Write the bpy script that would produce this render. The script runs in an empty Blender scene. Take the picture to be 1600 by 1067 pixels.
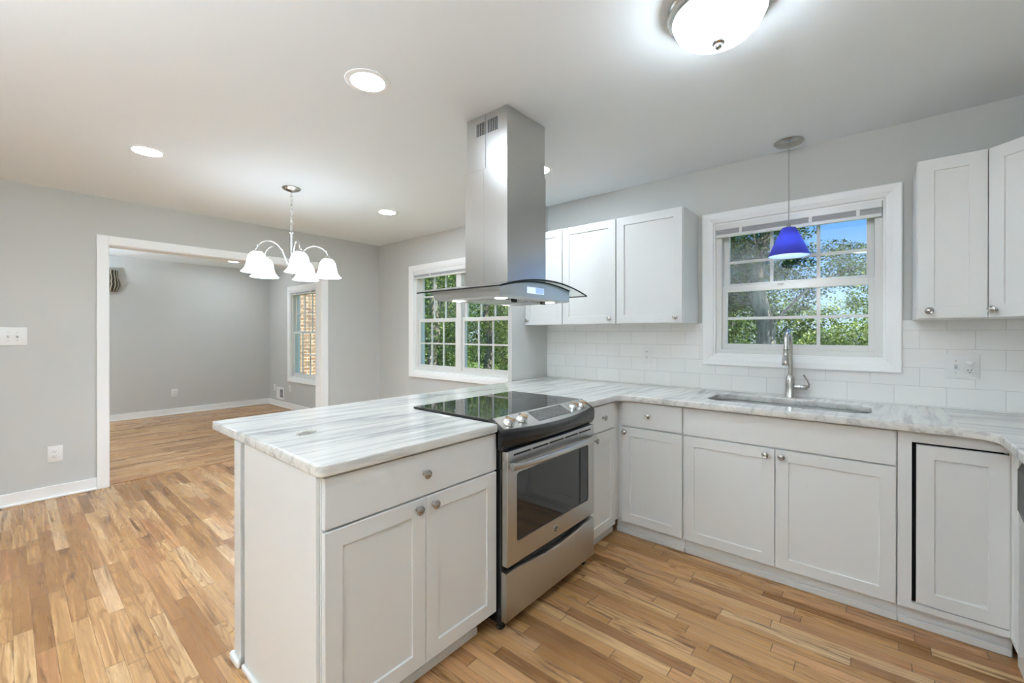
import bpy, bmesh, math, random
from math import pi, sin, cos, radians
from mathutils import Vector, Matrix, noise as mnoise

sc = bpy.context.scene
COL = sc.collection
random.seed(7)

# ------------------------------------------------------------------ camera, sky, sun, exposure
H = 2.45
cam_d = bpy.data.cameras.new('camera')
cam = bpy.data.objects.new('camera', cam_d)
COL.objects.link(cam)
cam.location = (1.2337, -3.1621, 1.3028)
cam.rotation_euler = (pi / 2 - 0.002, 0, 0.7018)
cam_d.sensor_width = 36
cam_d.lens = 667.5 / 1600 * 36
cam_d.shift_y = -(533.5 - 522.3) / 1600
cam_d.clip_start = 0.05
cam_d.clip_end = 300
sc.camera = cam

sc.view_settings.view_transform = 'Standard'
sc.view_settings.look = 'None'
sc.view_settings.gamma = 1
sc.view_settings.use_curve_mapping = False
sc.view_settings.exposure = 1.18
sc.cycles.use_denoising = True
sc.cycles.denoising_input_passes = 'RGB_ALBEDO_NORMAL'
sc.cycles.denoising_prefilter = 'ACCURATE'
sc.cycles.max_bounces = 10
sc.cycles.diffuse_bounces = 6
sc.cycles.transparent_max_bounces = 16
sc.cycles.caustics_reflective = False
sc.cycles.caustics_refractive = False
sc.cycles.sample_clamp_indirect = 6

LC = (0.808, 0.937, 1.062)   # cool-white lamps
LAMP = 80.0       # radiance of the recessed lamp lenses

wd = bpy.data.worlds.new('sky')
sc.world = wd
wd.use_nodes = True
nt = wd.node_tree
nt.nodes.clear()
wo = nt.nodes.new('ShaderNodeOutputWorld')
bg = nt.nodes.new('ShaderNodeBackground')
tc = nt.nodes.new('ShaderNodeTexCoord')
sx = nt.nodes.new('ShaderNodeSeparateXYZ')
rp = nt.nodes.new('ShaderNodeValToRGB')
rp.color_ramp.elements[0].position = 0.0
rp.color_ramp.elements[0].color = (0.40, 0.53, 0.66, 1)
rp.color_ramp.elements[1].position = 0.30
rp.color_ramp.elements[1].color = (0.045, 0.18, 0.52, 1)
_e = rp.color_ramp.elements.new(0.13)
_e.color = (0.15, 0.31, 0.58, 1)
nt.links.new(tc.outputs['Generated'], sx.inputs[0])
nt.links.new(sx.outputs[2], rp.inputs[0])
nt.links.new(rp.outputs[0], bg.inputs[0])
bg.inputs[1].default_value = 0.95
nt.links.new(bg.outputs[0], wo.inputs[0])

sun_d = bpy.data.lights.new('sun', 'SUN')
sun_d.energy = 7.0
sun_d.angle = 0.01
sun_d.color = (1.0, 0.95, 0.84)
sun = bpy.data.objects.new('sun', sun_d)
COL.objects.link(sun)
sun.rotation_euler = Vector((-0.74, 0.06, -0.66)).to_track_quat('-Z', 'Y').to_euler()
sun.location = (6, -6, 9)

# ------------------------------------------------------------------ materials
class NT:
    def __init__(s, name):
        s.m = bpy.data.materials.new(name)
        s.m.use_nodes = True
        s.t = s.m.node_tree
        s.t.nodes.clear()
        s.out = s.n('ShaderNodeOutputMaterial')
    def n(s, typ, **kw):
        nd = s.t.nodes.new(typ)
        for k, v in kw.items():
            setattr(nd, k, v)
        return nd
    def l(s, a, b):
        s.t.links.new(a, b)
    def put(s, inp, v):
        if hasattr(v, 'is_linked'):
            s.l(v, inp)
        else:
            inp.default_value = v
    def math(s, op, a, b=None, c=None):
        nd = s.n('ShaderNodeMath', operation=op)
        s.put(nd.inputs[0], a)
        if b is not None: s.put(nd.inputs[1], b)
        if c is not None: s.put(nd.inputs[2], c)
        return nd.outputs[0]
    def coord(s, which='Object'):
        return s.n('ShaderNodeTexCoord').outputs[which]
    def mapping(s, vec, scale=(1, 1, 1), loc=(0, 0, 0), rot=(0, 0, 0)):
        nd = s.n('ShaderNodeMapping')
        s.l(vec, nd.inputs[0])
        nd.inputs['Scale'].default_value = scale
        nd.inputs['Location'].default_value = loc
        nd.inputs['Rotation'].default_value = rot
        return nd.outputs[0]
    def noise(s, vec, scale=5, detail=4, rough=0.5, dist=0.0, out=0):
        nd = s.n('ShaderNodeTexNoise')
        s.l(vec, nd.inputs['Vector'])
        nd.inputs['Scale'].default_value = scale
        nd.inputs['Detail'].default_value = detail
        nd.inputs['Roughness'].default_value = rough
        nd.inputs['Distortion'].default_value = dist
        return nd.outputs[out]
    def ramp(s, fac, stops, interp='LINEAR'):
        nd = s.n('ShaderNodeValToRGB')
        cr = nd.color_ramp
        cr.interpolation = interp
        while len(cr.elements) < len(stops):
            cr.elements.new(0.5)
        for e, (p, c) in zip(cr.elements, stops):
            e.position = p
            e.color = (c[0], c[1], c[2], 1) if not isinstance(c, (int, float)) else (c, c, c, 1)
        s.l(fac, nd.inputs[0])
        return nd.outputs[0]
    def mix(s, fac, a, b, blend='MIX'):
        nd = s.n('ShaderNodeMix', data_type='RGBA', blend_type=blend)
        s.put(nd.inputs[0], fac)
        for i, v in ((6, a), (7, b)):
            if hasattr(v, 'is_linked'): s.l(v, nd.inputs[i])
            else: nd.inputs[i].default_value = (v[0], v[1], v[2], 1)
        return nd.outputs[2]
    def bump(s, h, strength=0.2, dist=0.01):
        nd = s.n('ShaderNodeBump')
        nd.inputs['Strength'].default_value = strength
        nd.inputs['Distance'].default_value = dist
        s.l(h, nd.inputs['Height'])
        return nd.outputs[0]
    def bsdf(s, color=(0.8, 0.8, 0.8), rough=0.5, metal=0.0, spec=0.5, normal=None, **kw):
        nd = s.n('ShaderNodeBsdfPrincipled')
        if hasattr(color, 'is_linked'): s.l(color, nd.inputs['Base Color'])
        else: nd.inputs['Base Color'].default_value = (color[0], color[1], color[2], 1)
        s.put(nd.inputs['Roughness'], rough)
        nd.inputs['Metallic'].default_value = metal
        nd.inputs['Specular IOR Level'].default_value = spec
        if normal is not None: s.l(normal, nd.inputs['Normal'])
        for k, v in kw.items():
            nd.inputs[k].default_value = v
        s.l(nd.outputs[0], s.out.inputs[0])
        return nd

def plain(name, color, rough=0.5, metal=0.0, spec=0.5, var=0.0, **kw):
    t = NT(name)
    c = color
    if var:
        f = t.noise(t.coord(), 3.0, 3)
        c = t.mix(f, [x * (1 - var) for x in color], [min(1, x * (1 + var)) for x in color])
    t.bsdf(c, rough, metal, spec, **kw)
    return t.m

def emit(name, color, strength):
    t = NT(name)
    e = t.n('ShaderNodeEmission')
    e.inputs[0].default_value = (*color, 1)
    e.inputs[1].default_value = strength
    t.l(e.outputs[0], t.out.inputs[0])
    return t.m

def glow_glass(name, color, rough, emit_col, strength):
    t = NT(name)
    b = t.bsdf(color, rough)
    b.inputs['Emission Color'].default_value = (*emit_col, 1)
    b.inputs['Emission Strength'].default_value = strength
    return t.m

def glass_sheet(name, tint=(1, 1, 1), f0=0.04, rough=0.0):
    """clear sheet: transparent with a mirror share that grows towards grazing angles"""
    t = NT(name)
    g = t.n('ShaderNodeNewGeometry')
    d = t.n('ShaderNodeVectorMath', operation='DOT_PRODUCT')
    t.l(g.outputs['Incoming'], d.inputs[0]); t.l(g.outputs['Normal'], d.inputs[1])
    c = t.math('ABSOLUTE', d.outputs['Value'])
    p5 = t.math('POWER', t.math('SUBTRACT', 1.0, c), 5.0)
    fac = t.math('ADD', t.math('MULTIPLY', p5, 1 - f0), f0)
    tr = t.n('ShaderNodeBsdfTransparent'); tr.inputs[0].default_value = (*tint, 1)
    gl = t.n('ShaderNodeBsdfGlossy'); gl.inputs['Roughness'].default_value = rough
    mx = t.n('ShaderNodeMixShader')
    t.l(fac, mx.inputs[0]); t.l(tr.outputs[0], mx.inputs[1]); t.l(gl.outputs[0], mx.inputs[2])
    t.l(mx.outputs[0], t.out.inputs[0])
    return t.m

def steel(name, color=(0.56, 0.555, 0.54), rough=0.31, axis='z', amt=0.02):
    t = NT(name)
    sc_ = {'z': (9, 9, 0.6), 'x': (0.6, 9, 9), 'y': (9, 0.6, 9)}[axis]
    n = t.noise(t.mapping(t.coord(), sc_), 6, 3, 0.6)
    r = t.math('ADD', t.math('MULTIPLY', n, amt), rough - amt / 2)
    t.bsdf(color, r, 1.0)
    return t.m

def oak(name, along='x', w=0.0572, tone=1.0):
    t = NT(name)
    sp = t.n('ShaderNodeSeparateXYZ')
    t.l(t.coord(), sp.inputs[0])
    u, v = (sp.outputs[0], sp.outputs[1]) if along == 'x' else (sp.outputs[1], sp.outputs[0])
    vs = t.math('DIVIDE', v, w)
    row = t.math('FLOOR', vs)
    wn = t.n('ShaderNodeTexWhiteNoise', noise_dimensions='1D')
    t.l(row, wn.inputs['W'])
    W = t.math('ADD', t.math('DIVIDE', u, 0.52), t.math('MULTIPLY', wn.outputs[0], 937.0))
    v1 = t.n('ShaderNodeTexVoronoi', voronoi_dimensions='1D', feature='F1')
    v2 = t.n('ShaderNodeTexVoronoi', voronoi_dimensions='1D', feature='DISTANCE_TO_EDGE')
    for q in (v1, v2):
        q.inputs['Scale'].default_value = 1.0
        q.inputs['Randomness'].default_value = 0.75
        t.l(W, q.inputs['W'])
    rnd = t.n('ShaderNodeSeparateColor'); t.l(v1.outputs['Color'], rnd.inputs[0])
    r1, r2, r3 = rnd.outputs
    # per-board local coordinates
    cb = t.n('ShaderNodeCombineXYZ')
    t.l(t.math('ADD', u, t.math('MULTIPLY', r1, 41.0)), cb.inputs[0])
    t.l(t.math('ADD', v, t.math('MULTIPLY', r2, 17.0)), cb.inputs[1])
    t.l(t.math('MULTIPLY', r3, 29.0), cb.inputs[2])
    vec = cb.outputs[0]
    base = t.ramp(r1, [(0.0, (0.20, 0.100, 0.038)), (0.13, (0.34, 0.180, 0.070)), (0.34, (0.52, 0.310, 0.135)),
                       (0.62, (0.60, 0.375, 0.185)), (0.86, (0.66, 0.445, 0.240)), (1.0, (0.74, 0.55, 0.34))])
    pink = t.mix(t.ramp(r3, [(0.72, 0), (0.9, 0.45)]), base, (0.56, 0.29, 0.16))
    # long grain
    g1 = t.noise(t.mapping(vec, (2.2, 70, 1)), 1.0, 6, 0.62, 0.6)
    c1 = t.mix(t.ramp(g1, [(0.40, 0.0), (0.66, 0.72)]), pink, (0.27, 0.135, 0.05))
    # cathedral figure
    f1 = t.noise(t.mapping(vec, (1.1, 9, 1)), 1.0, 2, 0.5, 0.5)
    rings = t.math('SINE', t.math('MULTIPLY', f1, 68.0))
    amt = t.math('MULTIPLY', t.ramp(rings, [(0.45, 0.0), (0.95, 0.72)]), t.ramp(r2, [(0.30, 0.15), (0.55, 0.95)]))
    c2 = t.mix(amt, c1, (0.27, 0.135, 0.05))
    # mineral streaks and knots
    s1 = t.noise(t.mapping(vec, (1.6, 18, 1)), 1.0, 4, 0.6, 1.2)
    c3 = t.mix(t.ramp(s1, [(0.57, 0.0), (0.70, 0.88)]), c2, (0.11, 0.05, 0.022))
    # joints
    edge = t.math('MULTIPLY', t.math('ABSOLUTE', t.math('SUBTRACT', t.math('FRACT', vs), 0.5)), 2.0)
    j1 = t.math('GREATER_THAN', edge, 0.962)
    j2 = t.math('LESS_THAN', v2.outputs['Distance'], 0.0034)
    jm = t.math('MAXIMUM', t.math('MULTIPLY', j1, 0.55), t.math('MULTIPLY', j2, 0.85))
    c4 = t.mix(jm, c3, (0.09, 0.045, 0.02))
    c4 = t.mix(1.0, c4, (0.95, 0.88, 0.785), 'MULTIPLY')
    if tone != 1.0:
        c4 = t.mix(1.0, c4, (tone, tone, tone), 'MULTIPLY')
    h = t.math('SUBTRACT', t.math('MULTIPLY', g1, 0.2), jm)
    t.bsdf(c4, t.math('ADD', t.math('MULTIPLY', g1, 0.12), 0.22), 0, 0.42, normal=t.bump(h, 0.12, 0.003))
    return t.m

def marble(name, along='y'):
    t = NT(name)
    s1 = (7.5, 0.75, 7.5) if along == 'y' else (0.9, 7.5, 7.5)
    s2 = (34, 1.9, 34) if along == 'y' else (2.0, 34, 34)
    s3 = (4.2, 1.1, 5) if along == 'y' else (1.2, 4.2, 5)
    co = t.coord()
    rt = t.mapping(co, (1, 1, 1), (0, 0, 0), (0, 0, radians(3 if along == 'y' else -3)))
    a = t.noise(t.mapping(rt, s1), 1.0, 7, 0.62, 0.8)
    b = t.noise(t.mapping(rt, s2, (3, 1, 2)), 1.0, 5, 0.6, 0.4)
    d = t.noise(t.mapping(rt, s3, (7, 4, 1)), 1.0, 5, 0.6, 0.9)
    base = t.ramp(a, [(0.28, (0.52, 0.515, 0.50)), (0.42, (0.64, 0.63, 0.60)), (0.54, (0.70, 0.685, 0.645)), (0.8, (0.745, 0.73, 0.69))])
    c1 = t.mix(t.ramp(b, [(0.50, 0.0), (0.68, 0.70)]), base, (0.36, 0.36, 0.35))
    c2 = t.mix(t.ramp(d, [(0.55, 0.0), (0.70, 0.8)]), c1, (0.22, 0.225, 0.23))
    t.bsdf(c2, 0.09, 0, 0.5, normal=None)
    return t.m

def tile_mat(name):
    t = NT(name)
    sp = t.n('ShaderNodeSeparateXYZ'); t.l(t.coord(), sp.inputs[0])
    cb = t.n('ShaderNodeCombineXYZ')
    t.l(t.math('ADD', sp.outputs[0], 10.2 - 1.424), cb.inputs[0])
    t.l(t.math('ADD', sp.outputs[2], 0.2 - 0.1205), cb.inputs[1])
    br = t.n('ShaderNodeTexBrick', offset=0.5, offset_frequency=2, squash=1.0)
    t.l(cb.outputs[0], br.inputs['Vector'])
    br.inputs['Scale'].default_value = 1.0
    br.inputs['Brick Width'].default_value = 0.204
    br.inputs['Row Height'].default_value = 0.1
    br.inputs['Mortar Size'].default_value = 0.0013
    br.inputs['Mortar Smooth'].default_value = 0.6
    br.inputs['Color1'].default_value = (0.90, 0.89, 0.865, 1)
    br.inputs['Color2'].default_value = (0.87, 0.86, 0.835, 1)
    br.inputs['Mortar'].default_value = (0.60, 0.60, 0.59, 1)
    wv = t.noise(t.coord(), 6, 2)
    inv = t.math('SUBTRACT', t.math('MULTIPLY', wv, 0.4), br.outputs['Fac'])
    t.bsdf(br.outputs['Color'], 0.13, 0, 0.5, normal=t.bump(inv, 0.25, 0.004))
    return t.m

def brick_mat(name):
    t = NT(name)
    sp = t.n('ShaderNodeSeparateXYZ'); t.l(t.coord(), sp.inputs[0])
    cb = t.n('ShaderNodeCombineXYZ')
    t.l(sp.outputs[1], cb.inputs[0]); t.l(sp.outputs[2], cb.inputs[1])
    br = t.n('ShaderNodeTexBrick', offset=0.5)
    t.l(cb.outputs[0], br.inputs['Vector'])
    for k, v in (('Scale', 1.0), ('Brick Width', 0.203), ('Row Height', 0.068), ('Mortar Size', 0.009), ('Bias', 0.0)):
        br.inputs[k].default_value = v
    br.inputs['Color1'].default_value = (0.15, 0.072, 0.038, 1)
    br.inputs['Color2'].default_value = (0.20, 0.125, 0.062, 1)
    br.inputs['Mortar'].default_value = (0.34, 0.32, 0.28, 1)
    n = t.noise(t.mapping(t.coord(), (3, 5, 15)), 1.3, 3)
    c = t.mix(t.ramp(n, [(0.55, 0), (0.66, 0.75)]), br.outputs['Color'], (0.075, 0.062, 0.055))
    t.bsdf(c, 0.85, normal=t.bump(br.outputs['Fac'], -0.4, 0.01))
    return t.m

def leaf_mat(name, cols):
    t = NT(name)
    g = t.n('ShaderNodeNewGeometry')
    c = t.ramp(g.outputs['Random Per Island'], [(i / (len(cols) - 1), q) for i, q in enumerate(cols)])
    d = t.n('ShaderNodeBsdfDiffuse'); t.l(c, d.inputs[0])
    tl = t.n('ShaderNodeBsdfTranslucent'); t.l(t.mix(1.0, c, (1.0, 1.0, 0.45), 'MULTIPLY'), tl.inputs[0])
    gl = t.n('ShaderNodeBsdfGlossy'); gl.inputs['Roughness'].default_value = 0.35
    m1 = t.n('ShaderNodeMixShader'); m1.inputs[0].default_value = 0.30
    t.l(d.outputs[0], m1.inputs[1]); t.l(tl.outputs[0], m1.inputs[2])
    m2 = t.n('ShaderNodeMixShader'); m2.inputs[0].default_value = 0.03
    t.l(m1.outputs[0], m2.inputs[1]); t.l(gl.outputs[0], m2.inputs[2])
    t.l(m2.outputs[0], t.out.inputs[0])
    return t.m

def bark_mat(name):
    t = NT(name)
    n = t.noise(t.mapping(t.coord(), (14, 14, 2)), 1.5, 6, 0.65, 0.5)
    t.bsdf(t.ramp(n, [(0.35, (0.10, 0.085, 0.075)), (0.7, (0.34, 0.31, 0.29))]), 0.9, normal=t.bump(n, 0.7, 0.03))
    return t.m

M = {}
M['wall'] = plain('grey_wall_paint', (0.57, 0.57, 0.545), 0.6, 0, 0.3, 0.01)
M['ceil'] = plain('ceiling_paint', (0.84, 0.872, 0.885), 0.75, 0, 0.2)
M['trim'] = plain('white_trim_paint', (0.90, 0.90, 0.885), 0.3, 0, 0.45)
M['cab'] = plain('white_cabinet_paint', (0.745, 0.75, 0.735), 0.33, 0, 0.45)
M['vinyl'] = plain('white_window_vinyl', (0.74, 0.74, 0.71), 0.4)
M['plastic'] = plain('white_plastic', (0.82, 0.82, 0.80), 0.3)
M['slot'] = plain('dark_slot', (0.02, 0.02, 0.02), 0.6)
M['grey'] = plain('grey_plastic', (0.35, 0.35, 0.35), 0.4)
M['blindslat'] = plain('blind_slats', (0.50, 0.50, 0.51), 0.5)
M['floor'] = oak('oak_floor_boards', 'x')
M['floor2'] = oak('oak_floor_boards_living_room', 'y')
M['marble'] = marble('white_marble', 'y')
M['marble2'] = marble('white_marble_cross_cut', 'x')
M['tile'] = tile_mat('white_subway_tile')
M['brick'] = brick_mat('house_brick')
M['steel'] = steel('brushed_steel')
M['steelx'] = steel('brushed_steel_along', axis='y')
M['hoodsteel'] = plain('hood_steel', (0.60, 0.595, 0.575), 0.27, 1.0)
M['nickel'] = plain('satin_nickel', (0.50, 0.48, 0.45), 0.27, 1.0)
M['nickel2'] = plain('brushed_nickel', (0.58, 0.56, 0.53), 0.24, 1.0)
M['chrome'] = plain('bright_chrome', (0.75, 0.75, 0.74), 0.12, 1.0)
M['black'] = plain('black_enamel', (0.012, 0.012, 0.012), 0.22)
M['blackglass'] = plain('black_ceramic_glass', (0.010, 0.010, 0.011), 0.03, 0, 0.6)
M['ovenglass'] = plain('dark_oven_glass', (0.012, 0.013, 0.014), 0.04, 0, 0.6)
M['darkgrey'] = plain('dark_grey_panel', (0.022, 0.023, 0.022), 0.4, 0, 0.3)
M['display'] = plain('display_glass', (0.10, 0.10, 0.09), 0.12)
M['legend'] = plain('panel_legend', (0.45, 0.45, 0.42), 0.4)
M['pane'] = glass_sheet('window_glass', (0.97, 0.985, 0.97), 0.045)
M['hoodglass'] = glass_sheet('hood_glass', (0.965, 0.985, 0.975), 0.03)
M['glassedge'] = plain('glass_edge', (0.008, 0.010, 0.010), 0.35, 0, 0.25)
M['lens'] = emit('lamp_lens', LC, LAMP)
M['hoodlens'] = emit('hood_lamp_lens', (1.0, 0.98, 0.92), 5.0)
M['shade'] = glow_glass('frosted_lamp_shade', (0.9, 0.9, 0.88), 0.35, LC, 3.6)
M['bowl'] = glow_glass('alabaster_lamp_bowl', (0.9, 0.9, 0.88), 0.2, LC, 15.0)
M['lcd'] = glow_glass('hood_display', (0.25, 0.36, 0.62), 0.15, (0.30, 0.45, 0.85), 0.35)
M['lcd2'] = glow_glass('hood_display_light', (0.62, 0.72, 0.86), 0.15, (0.55, 0.68, 0.92), 0.35)
M['clear'] = glass_sheet('clear_plastic', (0.965, 0.97, 0.945), 0.06)
M['shadow_gap'] = plain('painted_gap_shade', (0.006, 0.006, 0.006), 0.8)  # near-black colour standing for shade inside the corner cabinet gap
M['grass'] = plain('grass', (0.12, 0.20, 0.05), 0.9, var=0.3)
M['bark'] = bark_mat('tree_bark')
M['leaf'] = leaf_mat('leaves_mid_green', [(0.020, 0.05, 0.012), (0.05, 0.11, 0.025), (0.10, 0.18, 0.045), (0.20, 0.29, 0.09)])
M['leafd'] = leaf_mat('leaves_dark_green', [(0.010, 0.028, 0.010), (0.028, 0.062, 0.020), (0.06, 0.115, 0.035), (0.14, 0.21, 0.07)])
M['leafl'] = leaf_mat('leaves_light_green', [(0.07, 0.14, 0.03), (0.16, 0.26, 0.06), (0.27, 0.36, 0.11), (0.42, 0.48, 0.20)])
M['roofpost'] = plain('white_exterior_paint', (0.75, 0.76, 0.72), 0.5)

def bulb_blue():
    t = NT('blue_lamp_glass')
    d = t.n('ShaderNodeBsdfPrincipled')
    d.inputs['Base Color'].default_value = (0.070, 0.060, 0.36, 1)
    d.inputs['Roughness'].default_value = 0.18
    tl = t.n('ShaderNodeBsdfTranslucent'); tl.inputs[0].default_value = (0.27, 0.33, 0.80, 1)
    mx = t.n('ShaderNodeMixShader'); mx.inputs[0].default_value = 0.42
    t.l(d.outputs[0], mx.inputs[1]); t.l(tl.outputs[0], mx.inputs[2])
    t.l(mx.outputs[0], t.out.inputs[0])
    return t.m
M['blue'] = bulb_blue()
def lining():
    t = NT('pale_lamp_lining')
    d = t.n('ShaderNodeBsdfDiffuse'); d.inputs[0].default_value = (0.55, 0.75, 0.95, 1)
    tl = t.n('ShaderNodeBsdfTranslucent'); tl.inputs[0].default_value = (0.75, 0.85, 1.0, 1)
    mx = t.n('ShaderNodeMixShader'); mx.inputs[0].default_value = 0.65
    t.l(d.outputs[0], mx.inputs[1]); t.l(tl.outputs[0], mx.inputs[2])
    t.l(mx.outputs[0], t.out.inputs[0])
    return t.m
M['blueinner'] = lining()
M['bulb2'] = emit('chandelier_bulb', LC, 120.0)
M['bulb'] = emit('lamp_bulb', (1.0, 0.97, 0.92), 22.0)

def zebra():
    t = NT('striped_shade')
    sp = t.n('ShaderNodeSeparateXYZ'); t.l(t.coord(), sp.inputs[0])
    ang = t.math('ARCTAN2', sp.outputs[0], sp.outputs[1])
    n = t.noise(t.mapping(t.coord(), (1, 1, 3)), 4, 2)
    w = t.math('SINE', t.math('ADD', t.math('MULTIPLY', ang, 24.0), t.math('MULTIPLY', n, 7.0)))
    t.bsdf(t.ramp(w, [(0.45, (0.028, 0.022, 0.012)), (0.6, (0.46, 0.41, 0.30))]), 0.5)
    return t.m
M['zebra'] = zebra()

# ------------------------------------------------------------------ mesh builder
class MB:
    def __init__(s, off=(0, 0, 0)):
        s.bm = bmesh.new()
        s.off = Vector(off)
    def _add(s, tmp, mat=None):
        if mat is not None:
            bmesh.ops.transform(tmp, matrix=mat, verts=tmp.verts)
        me = bpy.data.meshes.new('tmp')
        tmp.to_mesh(me); tmp.free()
        s.bm.from_mesh(me)
        bpy.data.meshes.remove(me)
        return s
    def box(s, x0, x1, y0, y1, z0, z1, b=0.0, seg=1, mat=None):
        t = bmesh.new()
        x0, x1 = min(x0, x1), max(x0, x1); y0, y1 = min(y0, y1), max(y0, y1); z0, z1 = min(z0, z1), max(z0, z1)
        bmesh.ops.create_cube(t, size=1)
        bmesh.ops.scale(t, vec=(x1 - x0, y1 - y0, z1 - z0), verts=t.verts)
        bmesh.ops.translate(t, vec=((x0 + x1) / 2, (y0 + y1) / 2, (z0 + z1) / 2), verts=t.verts)
        if b > 0:
            bmesh.ops.bevel(t, geom=t.edges[:], offset=b, segments=seg, affect='EDGES', profile=0.5)
        return s._add(t, mat)
    def prism(s, pts, z0, z1, b=0.0, seg=2, mat=None):
        """pts: counter-clockwise outline in xy, extruded along z"""
        t = bmesh.new()
        lo = [t.verts.new((x, y, z0)) for x, y in pts]
        hi = [t.verts.new((x, y, z1)) for x, y in pts]
        t.faces.new(lo[::-1]); t.faces.new(hi)
        n = len(pts)
        for i in range(n):
            t.faces.new((lo[i], lo[(i + 1) % n], hi[(i + 1) % n], hi[i]))
        if b > 0:
            es = [e for e in t.edges if abs(e.verts[0].co.z - e.verts[1].co.z) < 1e-7]
            bmesh.ops.bevel(t, geom=es, offset=b, segments=seg, affect='EDGES', profile=0.5)
        return s._add(t, mat)
    def lathe(s, prof, c=(0, 0, 0), seg=32, mat=None, closed=False, sy=1.0):
        """prof: list of (radius, z)"""
        t = bmesh.new()
        rings = []
        for r, z in prof:
            if r < 1e-6:
                rings.append([t.verts.new((0, 0, z))])
            else:
                rings.append([t.verts.new((r * cos(2 * pi * i / seg), sy * r * sin(2 * pi * i / seg), z)) for i in range(seg)])
        pairs = list(zip(rings, rings[1:]))
        if closed: pairs.append((rings[-1], rings[0]))
        for a, b in pairs:
            for i in range(seg):
                j = (i + 1) % seg
                if len(a) == 1 and len(b) == 1: continue
                if len(a) == 1: t.faces.new((a[0], b[j], b[i]))
                elif len(b) == 1: t.faces.new((a[i], a[j], b[0]))
                else: t.faces.new((a[i], a[j], b[j], b[i]))
        bmesh.ops.recalc_face_normals(t, faces=t.faces[:])
        m = Matrix.Translation(c)
        if mat is not None: m = m @ mat
        return s._add(t, m)
    def tube(s, pts, r, seg=12, cap=True):
        """round bar along a polyline; r may be a list"""
        t = bmesh.new()
        pts = [Vector(p) for p in pts]
        rs = r if isinstance(r, (list, tuple)) else [r] * len(pts)
        d0 = (pts[1] - pts[0]).normalized()
        up = Vector((0, 0, 1)) if abs(d0.z) < 0.9 else Vector((1, 0, 0))
        nrm = d0.cross(up).normalized()
        rings = []
        for i, p in enumerate(pts):
            d = (pts[min(i + 1, len(pts) - 1)] - pts[max(i - 1, 0)]).normalized()
            nrm = (nrm - d * nrm.dot(d)).normalized()
            bn = d.cross(nrm)
            rings.append([t.verts.new(p + rs[i] * (cos(2 * pi * k / seg) * nrm + sin(2 * pi * k / seg) * bn)) for k in range(seg)])
        for a, b in zip(rings, rings[1:]):
            for k in range(seg):
                j = (k + 1) % seg
                t.faces.new((a[k], a[j], b[j], b[k]))
        if cap:
            t.faces.new(rings[0][::-1]); t.faces.new(rings[-1])
        bmesh.ops.recalc_face_normals(t, faces=t.faces[:])
        return s._add(t)
    def sweep(s, rings, cap=True):
        """rings: lists of points with the same count, joined in order"""
        t = bmesh.new()
        R = [[t.verts.new(p) for p in ring] for ring in rings]
        n = len(R[0])
        for a, b in zip(R, R[1:]):
            for k in range(n):
                j = (k + 1) % n
                t.faces.new((a[k], a[j], b[j], b[k]))
        if cap:
            t.faces.new(R[0][::-1]); t.faces.new(R[-1])
        bmesh.ops.recalc_face_normals(t, faces=t.faces[:])
        return s._add(t)
    def quad(s, *p):
        s.bm.faces.new([s.bm.verts.new(q) for q in p])
        return s
    def ring_frame(s, x0, x1, z0, z1, wl, wr, wb, wt, y0, y1, b=0.0):
        """rectangular frame in the xz plane with depth y0..y1"""
        s.box(x0, x0 + wl, y0, y1, z0, z1, b)
        s.box(x1 - wr, x1, y0, y1, z0, z1, b)
        s.box(x0 + wl, x1 - wr, y0, y1, z0, z0 + wb, b)
        s.box(x0 + wl, x1 - wr, y0, y1, z1 - wt, z1, b)
        return s
    def build(s, name, mat, parent=None, smooth=0, label=None):
        bmesh.ops.translate(s.bm, vec=-s.off, verts=s.bm.verts)
        me = bpy.data.meshes.new(name)
        s.bm.to_mesh(me); s.bm.free()
        me.materials.append(M[mat] if isinstance(mat, str) else mat)
        if smooth:
            me.shade_smooth()
            me.set_sharp_from_angle(angle=radians(smooth))
        o = bpy.data.objects.new(name, me)
        COL.objects.link(o)
        if parent is not None: o.parent = parent
        if label: o['label'] = label
        return o

def thing(name, label, cat, loc=(0, 0, 0), rz=0.0, group=None):
    o = bpy.data.objects.new(name, None)
    o.empty_display_size = 0.1
    COL.objects.link(o)
    o.location = loc
    o.rotation_euler = (0, 0, rz)
    tag(o, label, cat, group)
    return o

def tag(o, label, cat, group=None, kind=None):
    o['label'] = label
    o['category'] = cat
    if group: o['group'] = group
    if kind: o['kind'] = kind
    return o

def struct(o, label, cat='structure'):
    o['kind'] = 'structure'
    o['label'] = label
    o['category'] = cat
    return o

def copy_tree(o, parent=None):
    c = o.copy()
    COL.objects.link(c)
    c.parent = parent
    for ch in [x for x in bpy.data.objects if x.parent == o]:
        copy_tree(ch, c)
    return c

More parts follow.
